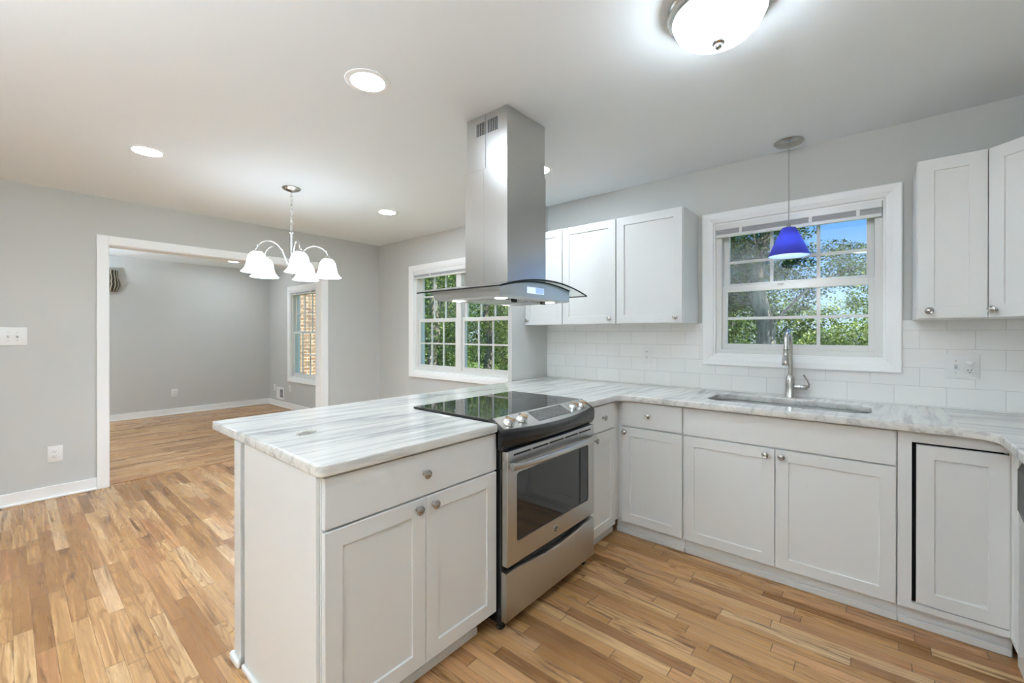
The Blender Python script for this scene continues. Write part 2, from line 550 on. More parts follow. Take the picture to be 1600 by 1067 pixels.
def slab(name, loops, z0, z1, r, mat, parent, off):
    """flat stone slab with rounded edges from an outline and its cut-outs"""
    cu = bpy.data.curves.new(name, 'CURVE')
    cu.dimensions = '2D'
    cu.fill_mode = 'BOTH'
    for lp in loops:
        sp = cu.splines.new('POLY')
        sp.points.add(len(lp) - 1)
        for q, (x, y) in zip(sp.points, lp):
            q.co = (x - off[0], y - off[1], 0, 1)
        sp.use_cyclic_u = True
    cu.extrude = (z1 - z0) / 2 - r
    cu.bevel_depth = r
    cu.bevel_resolution = 3
    cu.offset = -r
    tmp = bpy.data.objects.new('tmp_curve', cu)
    COL.objects.link(tmp)
    dg = bpy.context.evaluated_depsgraph_get()
    dg.update()
    me = bpy.data.meshes.new_from_object(tmp.evaluated_get(dg))
    bpy.data.objects.remove(tmp)
    bpy.data.curves.remove(cu)
    me.name = name
    me.transform(Matrix.Translation((0, 0, (z0 + z1) / 2 - off[2])))
    me.materials.clear()
    me.materials.append(M[mat])
    me.shade_smooth()
    me.set_sharp_from_angle(angle=radians(50))
    o = bpy.data.objects.new(name, me)
    COL.objects.link(o)
    o.parent = parent
    return o

def arc(cx, cy, r, a0, a1, n=6):
    return [(cx + r * cos(radians(a0 + (a1 - a0) * i / n)), cy + r * sin(radians(a0 + (a1 - a0) * i / n))) for i in range(n + 1)]

# ------------------------------------------------------------------ the setting
XA = -3.724          # kitchen face of the wall with the wide opening
XL = -7.35           # far wall of the next room
XR = 2.25            # wall on the right of the sink run
YF = -5.6            # wall behind the photographer
T = 0.16

def holed_wall(x0, x1, z0, z1, y0, y1, holes):
    m = MB()
    xs = sorted({x0, x1, *[h[0] for h in holes], *[h[1] for h in holes]})
    zs = sorted({z0, z1, *[h[2] for h in holes], *[h[3] for h in holes]})
    for a, b in zip(xs, xs[1:]):
        for c, d in zip(zs, zs[1:]):
            mx, mz = (a + b) / 2, (c + d) / 2
            if any(h[0] < mx < h[1] and h[2] < mz < h[3] for h in holes): continue
            m.box(a, b, y0, y1, c, d)
    bmesh.ops.remove_doubles(m.bm, verts=m.bm.verts, dist=1e-5)
    return m

WK = (0.388, 1.287, 1.155, 2.060)     # window openings x0 x1 z0 z1
WD = (-2.993, -1.452, 0.852, 2.045)
WL = (-6.452, -5.462, 0.545, 2.035)
struct(holed_wall(XL - T, XR + T, -0.1, H, 0.0, T, [WK, WD, WL]).build('wall_back', 'wall'), 'grey painted wall with the three windows')
m = MB()
m.box(XA - 0.137, XA, YF, -2.611, 0, H).box(XA - 0.137, XA, -0.762, 0, 0, H).box(XA - 0.137, XA, -2.611, -0.762, 2.063, H)
struct(m.build('wall_left', 'wall'), 'grey wall with the wide cased opening')
struct(MB().box(XL - T, XL, YF, 0, -0.1, H).build('wall_far', 'wall'), 'grey far wall of the next room')
struct(MB().box(XR, XR + T, YF, 0, -0.1, H).build('wall_right', 'wall'), 'grey wall on the right')
struct(MB().box(XL - T, XR + T, YF - T, YF, -0.1, H).build('wall_front', 'wall'), 'grey wall behind the viewpoint')
struct(MB().box(-1.056, -1.018, -0.502, -0.0005, 0, H).build('wall_partition', 'wall'), 'narrow grey wing wall beside the dining window')
struct(MB().box(XL - T, XR + T, YF - T, T, H, H + 0.15).build('ceiling', 'ceil'), 'white ceiling')
struct(MB().box(XA - 0.09, XR, YF, 0, -0.1, 0).build('floor', 'floor'), 'oak strip floor of the kitchen')
struct(MB().box(XL, XA - 0.09, YF, 0, -0.1, 0).build('floor.001', 'floor2'), 'oak strip floor of the next room')
struct(MB().box(XA - 0.125, XA - 0.055, -2.61, -0.763, 0.0, 0.004, 0.0015).build('trim_2', 'floor2'), 'oak threshold strip in the opening')
# cased opening
m = MB()
for xx in (XA, XA - 0.137 - 0.018):
    m.box(xx, xx + 0.018, -2.678, -2.603, 0, 2.131, 0.003)
    m.box(xx, xx + 0.018, -0.770, -0.695, 0, 2.131, 0.003)
    m.box(xx, xx + 0.018, -2.603, -0.770, 2.055, 2.131, 0.003)
m.box(XA - 0.138, XA + 0.001, -2.613, -2.598, 0, 2.05).box(XA - 0.138, XA + 0.001, -0.775, -0.760, 0, 2.05)
m.box(XA - 0.138, XA + 0.001, -2.598, -0.775, 2.05, 2.065)
struct(m.build('trim_1', 'trim'), 'white casing round the wide opening')

def baseboard(name, x0, y0, x1, y1, nx, ny, label, h=0.10):
    m = MB()
    t, s = 0.014, 0.014
    if abs(nx) > 0:
        m.box(x0, x0 + nx * t, y0, y1, 0, h, 0.003).box(x0 + nx * t, x0 + nx * (t + s), y0, y1, 0, 0.02, 0.005)
    else:
        m.box(x0, x1, y0, y0 + ny * t, 0, h, 0.003).box(x0, x1, y0 + ny * t, y0 + ny * (t + s), 0, 0.02, 0.005)
    return struct(m.build(name, 'trim'), label)
baseboard('baseboard_left', XA, YF, XA, -2.678, 1, 0, 'white baseboard left of the opening')
baseboard('baseboard_left.001', XA, -0.695, XA, 0, 1, 0, 'white baseboard right of the opening')
baseboard('baseboard_back', XA, 0, -1.056, 0, 0, -1, 'white baseboard under the dining window')
baseboard('baseboard_far', XL, YF, XL, 0, 1, 0, 'white baseboard along the far wall')
baseboard('baseboard_back.001', XL, 0, XA - 0.155, 0, 0, -1, 'white baseboard under the next room window')

# backsplash tile
m = MB()
m.box(-1.0175, 0.318, -0.009, -0.0005, 0.914, 1.374).box(0.318, 1.355, -0.009, -0.0005, 0.914, 1.086).box(1.355, XR, -0.009, -0.0005, 0.914, 1.374)
struct(m.build('wall_backsplash', 'tile'), 'white subway tile backsplash')

# ------------------------------------------------------------------ windows
def casing(x0, x1, z0, z1, w, name, parent):
    """picture-frame casing with mitred profile"""
    prof = [(0.0, 0.0), (0.0, -0.020), (0.006, -0.023), (w * 0.55, -0.019), (w - 0.012, -0.013), (w - 0.003, -0.011), (w, -0.004), (w, 0.0)]
    rings = []
    for sx_, sz_ in ((-1, -1), (1, -1), (1, 1), (-1, 1)):
        cx, cz = (x0 if sx_ < 0 else x1), (z0 if sz_ < 0 else z1)
        rings.append([(cx - sx_ * d, y, cz - sz_ * d) for d, y in prof])
    t = MB()
    rings.append(rings[0])
    b = bmesh.new()
    R = [[b.verts.new(p) for p in r] for r in rings[:4]]
    n = len(prof)
    for i in range(4):
        A, B = R[i], R[(i + 1) % 4]
        for k in range(n):
            j = (k + 1) % n
            b.faces.new((A[k], A[j], B[j], B[k]))
    bmesh.ops.recalc_face_normals(b, faces=b.faces[:])
    t._add(b)
    return t.build(name, 'trim', parent)

def sash(parent, x0, x1, z0, z1, y, st, rb, rt, vbars, hbars, bw=0.018, d=0.026):
    m = MB()
    m.ring_frame(x0, x1, z0, z1, st, st, rb, rt, y - d / 2, y + d / 2, 0.002)
    gx0, gx1, gz0, gz1 = x0 + st, x1 - st, z0 + rb, z1 - rt
    for vx in vbars:
        m.box(vx - bw / 2, vx + bw / 2, y - 0.007, y + 0.007, gz0, gz1)
    for hz in hbars:
        m.box(gx0, gx1, y - 0.0065, y + 0.0065, hz - bw / 2, hz + bw / 2)
    s = m.build('sash', 'vinyl', parent)
    MB().box(gx0 - 0.004, gx1 + 0.004, y - 0.0015, y + 0.0015, gz0 - 0.004, gz1 + 0.004).build('pane', 'pane', s)
    return s

def thirds(a, b): return [a + (b - a) / 3, a + 2 * (b - a) / 3]

def window(name, label, hole, cas):
    w = bpy.data.objects.new(name, None); COL.objects.link(w)
    struct(w, label, 'window')
    casing(*cas, 0.070, 'window_casing', w)
    m = MB()
    m.ring_frame(hole[0], hole[1], hole[2], hole[3], 0.012, 0.012, 0.012, 0.012, 0.0, T)
    m.build('window_jamb', 'trim', w)
    return w

w1 = window('window_1', 'kitchen window over the sink', WK, (0.320, 1.355, 1.085, 2.128))
f = MB().ring_frame(0.400, 1.275, 1.167, 2.048, 0.036, 0.036, 0.030, 0.030, 0.020, 0.115, 0.002)
f.build('window_frame', 'vinyl', w1)
sash(w1, 0.436, 1.239, 1.605, 2.02, 0.092, 0.036, 0.040, 0.036, [0.723, 0.974], [1.792])
lower = sash(w1, 0.436, 1.242, 1.197, 1.626, 0.055, 0.030, 0.036, 0.040, [0.977], [1.405])
lt = MB().box(0.762, 0.80, 0.030, 0.042, 1.622, 1.632, 0.002); lt.build('sash_lock', 'vinyl', lower)
# the pale letter stuck on the lower pane
fc = bpy.data.curves.new('pane_letter', 'FONT'); fc.body = 'P'; fc.size = 0.042; fc.extrude = 0.0003
fo = bpy.data.objects.new('tmp_text', fc); COL.objects.link(fo)
dg = bpy.context.evaluated_depsgraph_get(); dg.update()
me = bpy.data.meshes.new_from_object(fo.evaluated_get(dg)); bpy.data.objects.remove(fo); bpy.data.curves.remove(fc)
me.transform(Matrix.Translation((0.494, 0.0525, 1.352)) @ Matrix.Rotation(pi / 2, 4, 'X'))
me.materials.clear(); me.materials.append(M['legend'])
po = bpy.data.objects.new('pane_letter', me); COL.objects.link(po); po.parent = lower

w2 = window('window_2', 'double dining window with divided panes', WD, (-3.061, -1.384, 0.783, 2.112))
f = MB().ring_frame(-2.981, -1.464, 0.864, 2.033, 0.030, 0.030, 0.030, 0.030, 0.030, 0.115, 0.002)
f.box(-2.262, -2.183, 0.022, 0.118, 0.894, 2.003, 0.002)
f.build('window_frame', 'vinyl', w2)
for a, b in ((-2.951, -2.262), (-2.183, -1.494)):
    sash(w2, a, b, 1.435, 2.003, 0.092, 0.040, 0.040, 0.036, thirds(a + 0.04, b - 0.04), [1.738], 0.016)
    sash(w2, a, b, 0.894, 1.476, 0.055, 0.034, 0.040, 0.040, thirds(a + 0.034, b - 0.034), [1.186], 0.016)

w3 = window('window_3', 'window of the next room looking on brick', WL, (-6.522, -5.392, 0.475, 2.105))
f = MB().ring_frame(-6.440, -5.474, 0.557, 2.023, 0.030, 0.030, 0.030, 0.030, 0.030, 0.115, 0.002)
f.build('window_frame', 'vinyl', w3)
sash(w3, -6.41, -5.504, 1.300, 1.993, 0.092, 0.036, 0.036, 0.036, thirds(-6.374, -5.54), [1.64], 0.016)
sash(w3, -6.41, -5.504, 0.587, 1.336, 0.055, 0.034, 0.040, 0.036, thirds(-6.376, -5.538), [0.955], 0.016)

def blind(x0, x1, ztop, zbot, y0, y1, label, wand=None):
    t = thing('window_blind', label, 'blind', ((x0 + x1) / 2, (y0 + y1) / 2, zbot), 0, 'raised window blinds')
    o = t.location
    h = ztop - zbot
    m = MB(o); m.box(x0, x1, y0, y1, ztop - 0.42 * h, ztop, 0.002); m.build('headrail', 'plastic', t)
    m = MB(o)
    n = 5
    for i in range(n):
        z = zbot + 0.22 * h + (0.36 * h) * i / n
        m.box(x0 + 0.004, x1 - 0.004, y0 + 0.002 + 0.002 * (i % 2), y1 - 0.004, z, z + 0.05 * h)
    m.build('slats', 'blindslat', t)
    m = MB(o); m.box(x0 + 0.002, x1 - 0.002, y0 + 0.003, y1 - 0.002, zbot, zbot + 0.22 * h, 0.002); m.build('bottom_rail', 'plastic', t)
    for k in ((0.18, 0.62, 0.88) if x0 > 0 else (0.2, 0.8)):
        xx = x0 + (x1 - x0) * k
        m = MB(o); m.box(xx - 0.009, xx + 0.009, y0 - 0.003, y0 + 0.006, zbot + 0.18 * h, zbot + 0.62 * h, 0.002); m.build('tilt_clip', 'plastic', t)
    if wand:
        m = MB(o); m.tube([(wand[0], y0 - 0.006, ztop - 0.03), (wand[0], y0 - 0.007, wand[1])], 0.004, 8); m.build('wand', 'plastic', t)
    return t
blind(0.404, 1.271, 2.046, 1.958, -0.012, 0.016, 'white slatted blind drawn up at the top of the sink window')
blind(-2.977, -1.468, 2.030, 1.952, -0.010, 0.024, 'white slatted blind drawn up at the top of the double dining window')
blind(-6.436, -5.478, 2.020, 1.955, -0.010, 0.024, 'white slatted blind drawn up over the brick view in the next room', (-5.70, 1.30))

# ------------------------------------------------------------------ cabinets
def shaker_door(w, h, t=0.019, st=0.057, dep=0.007, z0=0.0, x0=0.0, flat=False):
    """door leaf, front towards -y at y=-t, back at y=0"""
    m = MB()
    b = bmesh.new()
    def ring(i, y):
        return [b.verts.new((x0 + i, y, z0 + i)), b.verts.new((x0 + w - i, y, z0 + i)), b.verts.new((x0 + w - i, y, z0 + h - i)), b.verts.new((x0 + i, y, z0 + h - i))]
    e = 0.0015
    R = [ring(0, 0), ring(0, -t + e), ring(e, -t)]
    if not flat:
        R += [ring(st - 0.0008, -t), ring(st, -t + 0.0008), ring(st + 0.001, -t + dep)]
    b.faces.new(R[0][::-1])
    for A, B in zip(R, R[1:]):
        for k in range(4):
            j = (k + 1) % 4
            b.faces.new((A[k], A[j], B[j], B[k]))
    b.faces.new(R[-1])
    bmesh.ops.recalc_face_normals(b, faces=b.faces[:])
    m._add(b)
    return m

KNOB = None
def knob(parent, x, y, z):
    """turned metal knob, axis towards -y"""
    global KNOB
    if KNOB is None:
        prof = [(0.0, 0.0), (0.0085, 0.0), (0.0085, 0.002), (0.0055, 0.0045), (0.005, 0.013), (0.0085, 0.016), (0.0155, 0.0185),
                (0.0165, 0.0215), (0.0155, 0.0245), (0.0125, 0.0262), (0.0115, 0.0258), (0.0095, 0.0272), (0.0085, 0.0268), (0.005, 0.0285), (0.0, 0.029)]
        mb = MB(); mb.lathe(prof, seg=28, mat=Matrix.Rotation(pi / 2, 4, 'X'))
        k = mb.build('knob', 'nickel', parent, 40, 'satin nickel knob')
        KNOB = k.data
    else:
        k = bpy.data.objects.new('knob', KNOB); COL.objects.link(k); k.parent = parent; k['label'] = 'satin nickel knob'
    k.location = (x, y, z)
    return k

def base_cabinet(label, loc, rz, w, doors, drawer=None, toe=0.045, deep=0.56, shoe=True, zdb=0.095, zj=0.708, ztop=0.868, hollow=False, name='base_cabinet', front_name='drawer_front', toe_ext=(0, 0), xl=0.0, xr=0.0):
    """local x along the front, front plane of the doors at y=-0.019; doors = [(x0,x1,knob_x or None)]"""
    t = thing(name, label, 'cabinet', loc, rz)
    m = MB()
    if hollow:
        m.box(0, 0.018, 0, deep, 0.1, 0.874).box(w - 0.018, w, 0, deep, 0.1, 0.874).box(0.018, w - 0.018, 0, deep, 0.1, 0.118).box(0.018, w - 0.018, deep - 0.01, deep, 0.118, 0.874)
        m.box(0.018, w - 0.018, 0, 0.018, 0.69, 0.874).box(w / 2 - 0.025, w / 2 + 0.025, 0, 0.018, 0.118, 0.69)
    else:
        m.box(-xl, w + xr, 0.0, deep, 0.1, 0.874)
    m.build('carcass', 'cab', t)
    m = MB(); m.box(-toe_ext[0], w + toe_ext[1], toe, toe + 0.018, 0, 0.1)
    m.box(-toe_ext[0], w + toe_ext[1], toe - 0.012, toe, 0, 0.034, 0.004)
    m.build('toe_kick', 'cab', t)
    for x0, x1, kx in doors:
        d = shaker_door(x1 - x0, zj - 0.004 - zdb, z0=zdb, x0=x0).build('door', 'cab', t)
        if kx is not None: knob(d, kx, -0.019, 0.672 if zj > 0.6 else zj - 0.04)
    if drawer:
        for x0, x1, ks in drawer:
            d = shaker_door(x1 - x0, ztop - zj - 0.004, z0=zj + 0.004, x0=x0, flat=True).build(front_name, 'cab', t)
            for kx in ks: knob(d, kx, -0.019, (zj + ztop) / 2 + 0.005)
    return t

RZ = pi / 2
PFX = -0.034
# peninsula end unit (front faces +x); local x runs along world +y
pen = base_cabinet('white two-door base cabinet with one wide drawer at the near end of the peninsula', (PFX, -2.553, 0), RZ, 0.766,
                   [(0.003, 0.3795, 0.342), (0.3825, 0.763, 0.414)], [(0.003, 0.763, (0.374,))], toe=0.05, toe_ext=(0, -0.06))
m = MB(); m.box(0.012, 0.606, -0.010, 0.0, 0.0, 0.874, 0.0015)
# end panel: in local coordinates it covers the -x end (world -y)
m = MB(); m.box(-0.012, 0.0, 0.006, 0.602, 0.0, 0.874, 0.001); m.build('side_panel', 'cab', pen)
m = MB(); m.box(-0.026, -0.012, 0.006, 0.60, 0, 0.022, 0.005); m.build('shoe_molding', 'trim', pen)
# back board of the peninsula
t = thing('peninsula_back_board', 'white board standing upright along the back edge of the peninsula base', 'panel', (-0.69, -2.2, 0))
m = MB(t.location); m.box(-0.722, -0.657, -2.574, -0.51, 0.0, 0.874, 0.002); m.build('board', 'cab', t)
m = MB(t.location); m.box(-0.737, -0.722, -2.589, -0.51, 0.0, 0.03, 0.006); m.box(-0.737, -0.642, -2.589, -2.574, 0, 0.03, 0.006); m.build('shoe_molding', 'trim', t)

cor = base_cabinet('narrow white base cabinet with drawer and door in the inner corner right of the range', (PFX, -1.012, 0), RZ, 0.345,
                   [(0.003, 0.342, 0.078)], [(0.003, 0.342, (0.18,))], toe=0.05, toe_ext=(0, 0.08), xr=0.0855)
YSF = -0.581
base_cabinet('white base cabinet with one drawer over one door left of the sink cabinet', (-0.009, YSF, 0), 0, 0.388,
             [(0.003, 0.384, 0.027)], [(0.003, 0.384, (0.182,))], toe=0.030, toe_ext=(0.05, 0), xl=0.024)
base_cabinet('wide white two-door sink base cabinet under the faucet', (0.381, YSF, 0), 0, 0.936,
             [(0.005, 0.464, 0.424), (0.468, 0.932, 0.496)], [(0.005, 0.932, ())], toe=0.030, front_name='false_drawer_front', hollow=True)

# blind-corner unit with an inset door that leaves a dark gap
t = thing('corner_base_cabinet', 'white corner base cabinet with a knobless inset door and dark gap beside the dishwasher', 'cabinet', (1.318, YSF, 0))
m = MB()
m.ring_frame(0.0, 0.332, 0.095, 0.874, 0.046, 0.0025, 0.028, 0.046, -0.019, 0.0)
m.box(0, 0.93, 0.10, 0.56, 0.1, 0.874)
m.build('carcass', 'cab', t)
MB().box(0.04, 0.322, 0.03, 0.10, 0.12, 0.84).build('gap_shade', 'shadow_gap', t)  # black block painted as the shade behind the inset door
shaker_door(0.2708, 0.692, z0=0.1265, x0=0.0605).build('door', 'cab', t)
m = MB(); m.box(0, 0.345, 0.030, 0.048, 0, 0.1); m.box(0, 0.345, 0.018, 0.030, 0, 0.034, 0.004); m.build('toe_kick', 'cab', t)
# filler between the corner and the dishwasher (front faces -x)
t = thing('corner_filler_panel', 'narrow white recessed-panel filler between the corner door and the dishwasher', 'panel', (1.669, -0.602, 0), -RZ)
shaker_door(0.118, 0.775, st=0.022, z0=0.095, dep=0.005).build('panel', 'cab', t)
MB().box(0.0, 0.118, 0.0, 0.05, 0.0, 0.095).build('toe_kick', 'cab', t)

# dishwasher
t = thing('dishwasher', 'stainless dishwasher with a dark control strip at the right edge of view', 'dishwasher', (1.690, -0.724, 0), -RZ)
MB().box(0, 0.598, 0.02, 0.54, 0.09, 0.865).build('body', 'darkgrey', t)
MB().box(0.002, 0.596, -0.024, 0.02, 0.10, 0.585, 0.004, 2).build('door', 'steel', t)
m = MB()
m.sweep([[(x, -0.024, 0.588), (x, -0.044, 0.645), (x, -0.044, 0.795), (x, -0.024, 0.842), (x, 0.02, 0.848), (x, 0.02, 0.588)] for x in (0.002, 0.596)])
m.build('control_panel', 'darkgrey', t)
MB().box(0.0, 0.598, 0.04, 0.06, 0.0, 0.09).build('toe_kick', 'black', t)

# ------------------------------------------------------------------ wall cabinets
ZB, ZT = 1.372, 2.132
def wall_cabinet(label, x0, x1, kx, yf=-0.311):
    w = x1 - x0
    t = thing('wall_cabinet', label, 'cabinet', (x0, yf, ZB))
    MB().box(0.0005, w - 0.0005, 0.0, -yf - 0.010, 0.0, ZT - ZB).build('carcass', 'cab', t)
    d = shaker_door(w - 0.006, ZT - ZB - 0.006, z0=0.003, x0=0.003).build('door', 'cab', t)
    knob(d, kx, -0.019, 0.038)
    return t
wall_cabinet('narrow white wall cabinet half hidden behind the range hood', -1.016, -0.643, 0.030)
wall_cabinet('white wall cabinet in the middle of the three between hood and sink window', -0.641, -0.183, 0.412)
wall_cabinet('white wall cabinet with its right side showing, nearest left of the sink window', -0.180, 0.289, 0.426)
wall_cabinet('narrow white wall cabinet just right of the sink window', 1.394, 1.628, 0.042)
t = thing('corner_wall_cabinet', 'white diagonal corner wall cabinet cut off by the right edge of view', 'cabinet', (1.633, -0.305, ZB), radians(-45))
cs = Matrix.Rotation(radians(45), 4, 'Z') @ Matrix.Translation((-1.633, 0.305, 0))
pp = [cs @ Vector((x, y, 0)) for x, y in ((1.633, -0.010), (1.633, -0.305), (1.938, -0.610), (2.243, -0.610), (2.243, -0.010))]
m = MB(); m.prism([(q.x, q.y) for q in pp], 0, ZT - ZB); m.build('carcass', 'cab', t)
d = shaker_door(0.415, ZT - ZB - 0.006, z0=0.003, x0=0.010).build('door', 'cab', t)
knob(d, 0.038, -0.019, 0.038)

# ------------------------------------------------------------------ worktop, sink, faucet
ct = thing('countertop', 'white marble worktop with grey veins wrapping round from peninsula to sink run', 'countertop', (-0.3, -1.2, 0.876))
off = ct.location
RY0, RY1 = -1.8005, -1.0035      # the range opening
Z0, Z1 = 0.876, 0.914
main = [(-0.7065, -0.0105), (-0.7065, -2.574)] + arc(-0.022, -2.552, 0.022, -90, 0, 4) + [(0.0, RY0), (-0.575, RY0), (-0.575, RY1), (0.0, RY1)] \
    + [(0.0, -0.72)] + arc(0.08, -0.72, 0.08, 180, 90, 8) + [(1.514, -0.640), (1.514, -0.0105)]
sx0, sx1, sy0, sy1, sr = 0.470, 1.226, -0.486, -0.150, 0.085
hole = arc(sx0 + sr, sy0 + sr, sr, 180, 270) + arc(sx1 - sr, sy0 + sr, sr, 270, 360) + arc(sx1 - sr, sy1 - sr, sr, 0, 90) + arc(sx0 + sr, sy1 - sr, sr, 90, 180)
slab('slab', [main, hole], Z0, Z1, 0.007, 'marble', ct, off)
slab('slab', [[(-1.004, -0.0108), (-1.004, -2.5735), (-0.6940, -2.5735), (-0.6940, -0.0108)]], Z0, Z1, 0.006, 'marble', ct, off)
slab('slab', [[(1.502, -0.6394)] + arc(1.526, -0.7194, 0.080, 90, 0, 8) + [(1.606, -1.36), (2.244, -1.36), (2.244, -0.0108), (1.502, -0.0108)]], Z0, Z1, 0.007, 'marble2', ct, off)

t = thing('kitchen_sink', 'stainless undermount sink bowl set into the marble below the faucet', 'sink', (0.848, -0.318, 0.68))
o = t.location
def rr(x0, x1, y0, y1, r, z, n=6):
    return [(x, y, z) for x, y in arc(x0 + r, y0 + r, r, 180, 270, n) + arc(x1 - r, y0 + r, r, 270, 360, n) + arc(x1 - r, y1 - r, r, 0, 90, n) + arc(x0 + r, y1 - r, r, 90, 180, n)]
m = MB(o)
g = 0.006
m.sweep([rr(sx0 - 0.02, sx1 + 0.02, sy0 - 0.02, sy1 + 0.02, 0.1, 0.8755), rr(sx0 - 0.02, sx1 + 0.02, sy0 - 0.02, sy1 + 0.02, 0.1, 0.870),
         rr(sx0 - g - .003, sx1 + g + .003, sy0 - g - .003, sy1 + g + .003, 0.09, 0.868), rr(sx0, sx1, sy0, sy1, 0.085, 0.69), rr(sx0 + 0.02, sx1 - 0.02, sy0 + 0.02, sy1 - 0.02, 0.07, 0.672)], cap=False)
q = MB(o)
m.sweep([rr(sx0 - 0.02, sx1 + 0.02, sy0 - 0.02, sy1 + 0.02, 0.1, 0.8755), rr(sx0 - g, sx1 + g, sy0 - g, sy1 + g, 0.088, 0.8755), rr(sx0 + 0.003, sx1 - 0.003, sy0 + 0.003, sy1 - 0.003, 0.082, 0.70),
         rr(sx0 + 0.025, sx1 - 0.025, sy0 + 0.025, sy1 - 0.025, 0.065, 0.678)], cap=False)
bt = rr(sx0 + 0.025, sx1 - 0.025, sy0 + 0.025, sy1 - 0.025, 0.065, 0.678); m.bm.faces.new([m.bm.verts.new(p) for p in bt])
m.build('bowl', 'steelx', t, 40)
MB(o).lathe([(0.0, 0.0), (0.035, 0.0), (0.042, 0.003), (0.045, 0.0)], (0.848, -0.30, 0.6785), 24).build('drain', 'chrome', t, 40)

fx, fy = 0.846, -0.062
t = thing('kitchen_faucet', 'brushed nickel pull-down faucet rising behind the sink', 'faucet', (fx, fy, 0.914))
o = t.location
MB(o).lathe([(0.0, 0.9142), (0.029, 0.9142), (0.029, 0.918), (0.0265, 0.923), (0.0262, 0.985), (0.0245, 1.02), (0.0195, 1.043), (0.0150, 1.048), (0.0, 1.05)], (fx, fy, 0), 32).build('body', 'nickel2', t, 40)
pts = [(fx, fy, 1.04), (fx, fy, 1.15), (fx, fy, 1.235)] + [(fx, fy - 0.082 + 0.082 * cos(a), 1.235 + 0.080 * sin(a)) for a in [pi * i / 14 for i in range(1, 15)]] + [(fx, fy - 0.166, 1.222)]
MB(o).tube(pts, 0.0128, 16).build('spout', 'nickel2', t, 60)
hy = fy - 0.167
h = MB(o).lathe([(0.0, 1.118), (0.019, 1.1175), (0.0215, 1.121), (0.0205, 1.135), (0.0165, 1.175), (0.0140, 1.206), (0.0142, 1.2075), (0.0142, 1.212), (0.0136, 1.213), (0.0136, 1.226), (0.0, 1.227)], (fx, hy, 0), 28).build('spray_head', 'nickel2', t, 40)
MB(o).lathe([(0.0137, 1.2065), (0.0149, 1.2065), (0.0149, 1.2095), (0.0137, 1.2095)], (fx, hy, 0), 28, closed=True).build('collar', 'black', h)
MB(o).box(fx - 0.007, fx + 0.007, hy - 0.0215, hy - 0.014, 1.145, 1.178, 0.003, 2).build('button', 'grey', h)
MB(o).tube([(fx + 0.02, fy, 0.978), (fx + 0.052, fy, 0.978)], 0.0150, 18).tube([(fx + 0.054, fy, 0.978), (fx + 0.083, fy, 0.978), (fx + 0.090, fy, 0.978)], [0.0162, 0.0155, 0.010], 18).build('handle_stem', 'nickel2', t, 40)
lv = MB(o)
lv.tube([(fx + 0.078, fy - 0.002, 0.972), (fx + 0.094, fy - 0.006, 0.982), (fx + 0.096, fy - 0.008, 1.0), (fx + 0.087, fy - 0.010, 1.022), (fx + 0.074, fy - 0.013, 1.045), (fx + 0.069, fy - 0.014, 1.055)], [0.006, 0.006, 0.005, 0.0042, 0.0042, 0.0055], 12)
lv.build('lever', 'nickel2', t, 60)

# small clear piece on the peninsula
t = thing('clear_plastic_piece', 'small clear plastic piece lying flat on the peninsula marble', 'plastic piece', (-0.45, -2.41, 0.914))
o = t.location
def ring_pts(cx, cy, rx, ry, a0, a1, n, rot):
    out = []
    for i in range(n + 1):
        a = radians(a0 + (a1 - a0) * i / n)
        x, y = rx * cos(a), ry * sin(a)
        out.append((cx + x * cos(rot) - y * sin(rot), cy + x * sin(rot) + y * cos(rot), 0.9165))
    return out
MB(o).tube(ring_pts(-0.452, -2.408, 0.050, 0.026, 20, 330, 26, radians(125)), 0.0022, 8).build('rim', 'clear', t, 60)
pts = ring_pts(-0.452, -2.408, 0.045, 0.022, 0, 345, 22, radians(125))
MB(o).prism([(p[0], p[1]) for p in pts], 0.9143, 0.9155).build('film', 'clear', t)

# ------------------------------------------------------------------ range
RC = -1.402
rg = thing('range', 'stainless slide-in electric range with black glass cooktop in the peninsula', 'range', (-0.28, RC, 0))
o = rg.location
B0, B1 = RC - 0.3765, RC + 0.3765
MB(o).box(-0.57, -0.062, B0, B1, 0.80, 0.912, 0.002).box(-0.57, 0.004, B0, B1, 0.035, 0.80, 0.002).build('body', 'black', rg)
gl = MB(o)
gl.prism([(-0.588, RC - 0.397), (-0.058, RC - 0.397), (-0.058, RC + 0.397), (-0.588, RC + 0.397)], 0.9145, 0.9235, 0.0025)
ck = gl.build('cooktop', 'blackglass', rg)
# burner outlines
for bx, by, br in ((-0.45, RC - 0.20, 0.075), (-0.45, RC + 0.20, 0.09), (-0.20, RC - 0.20, 0.105), (-0.20, RC + 0.20, 0.085)):
    MB(o).lathe([(br - 0.0015, 0.9237), (br, 0.9237), (br, 0.9239), (br - 0.0015, 0.9239)], (bx, by, 0), 48, closed=True).build('burner_ring', 'darkgrey', ck)
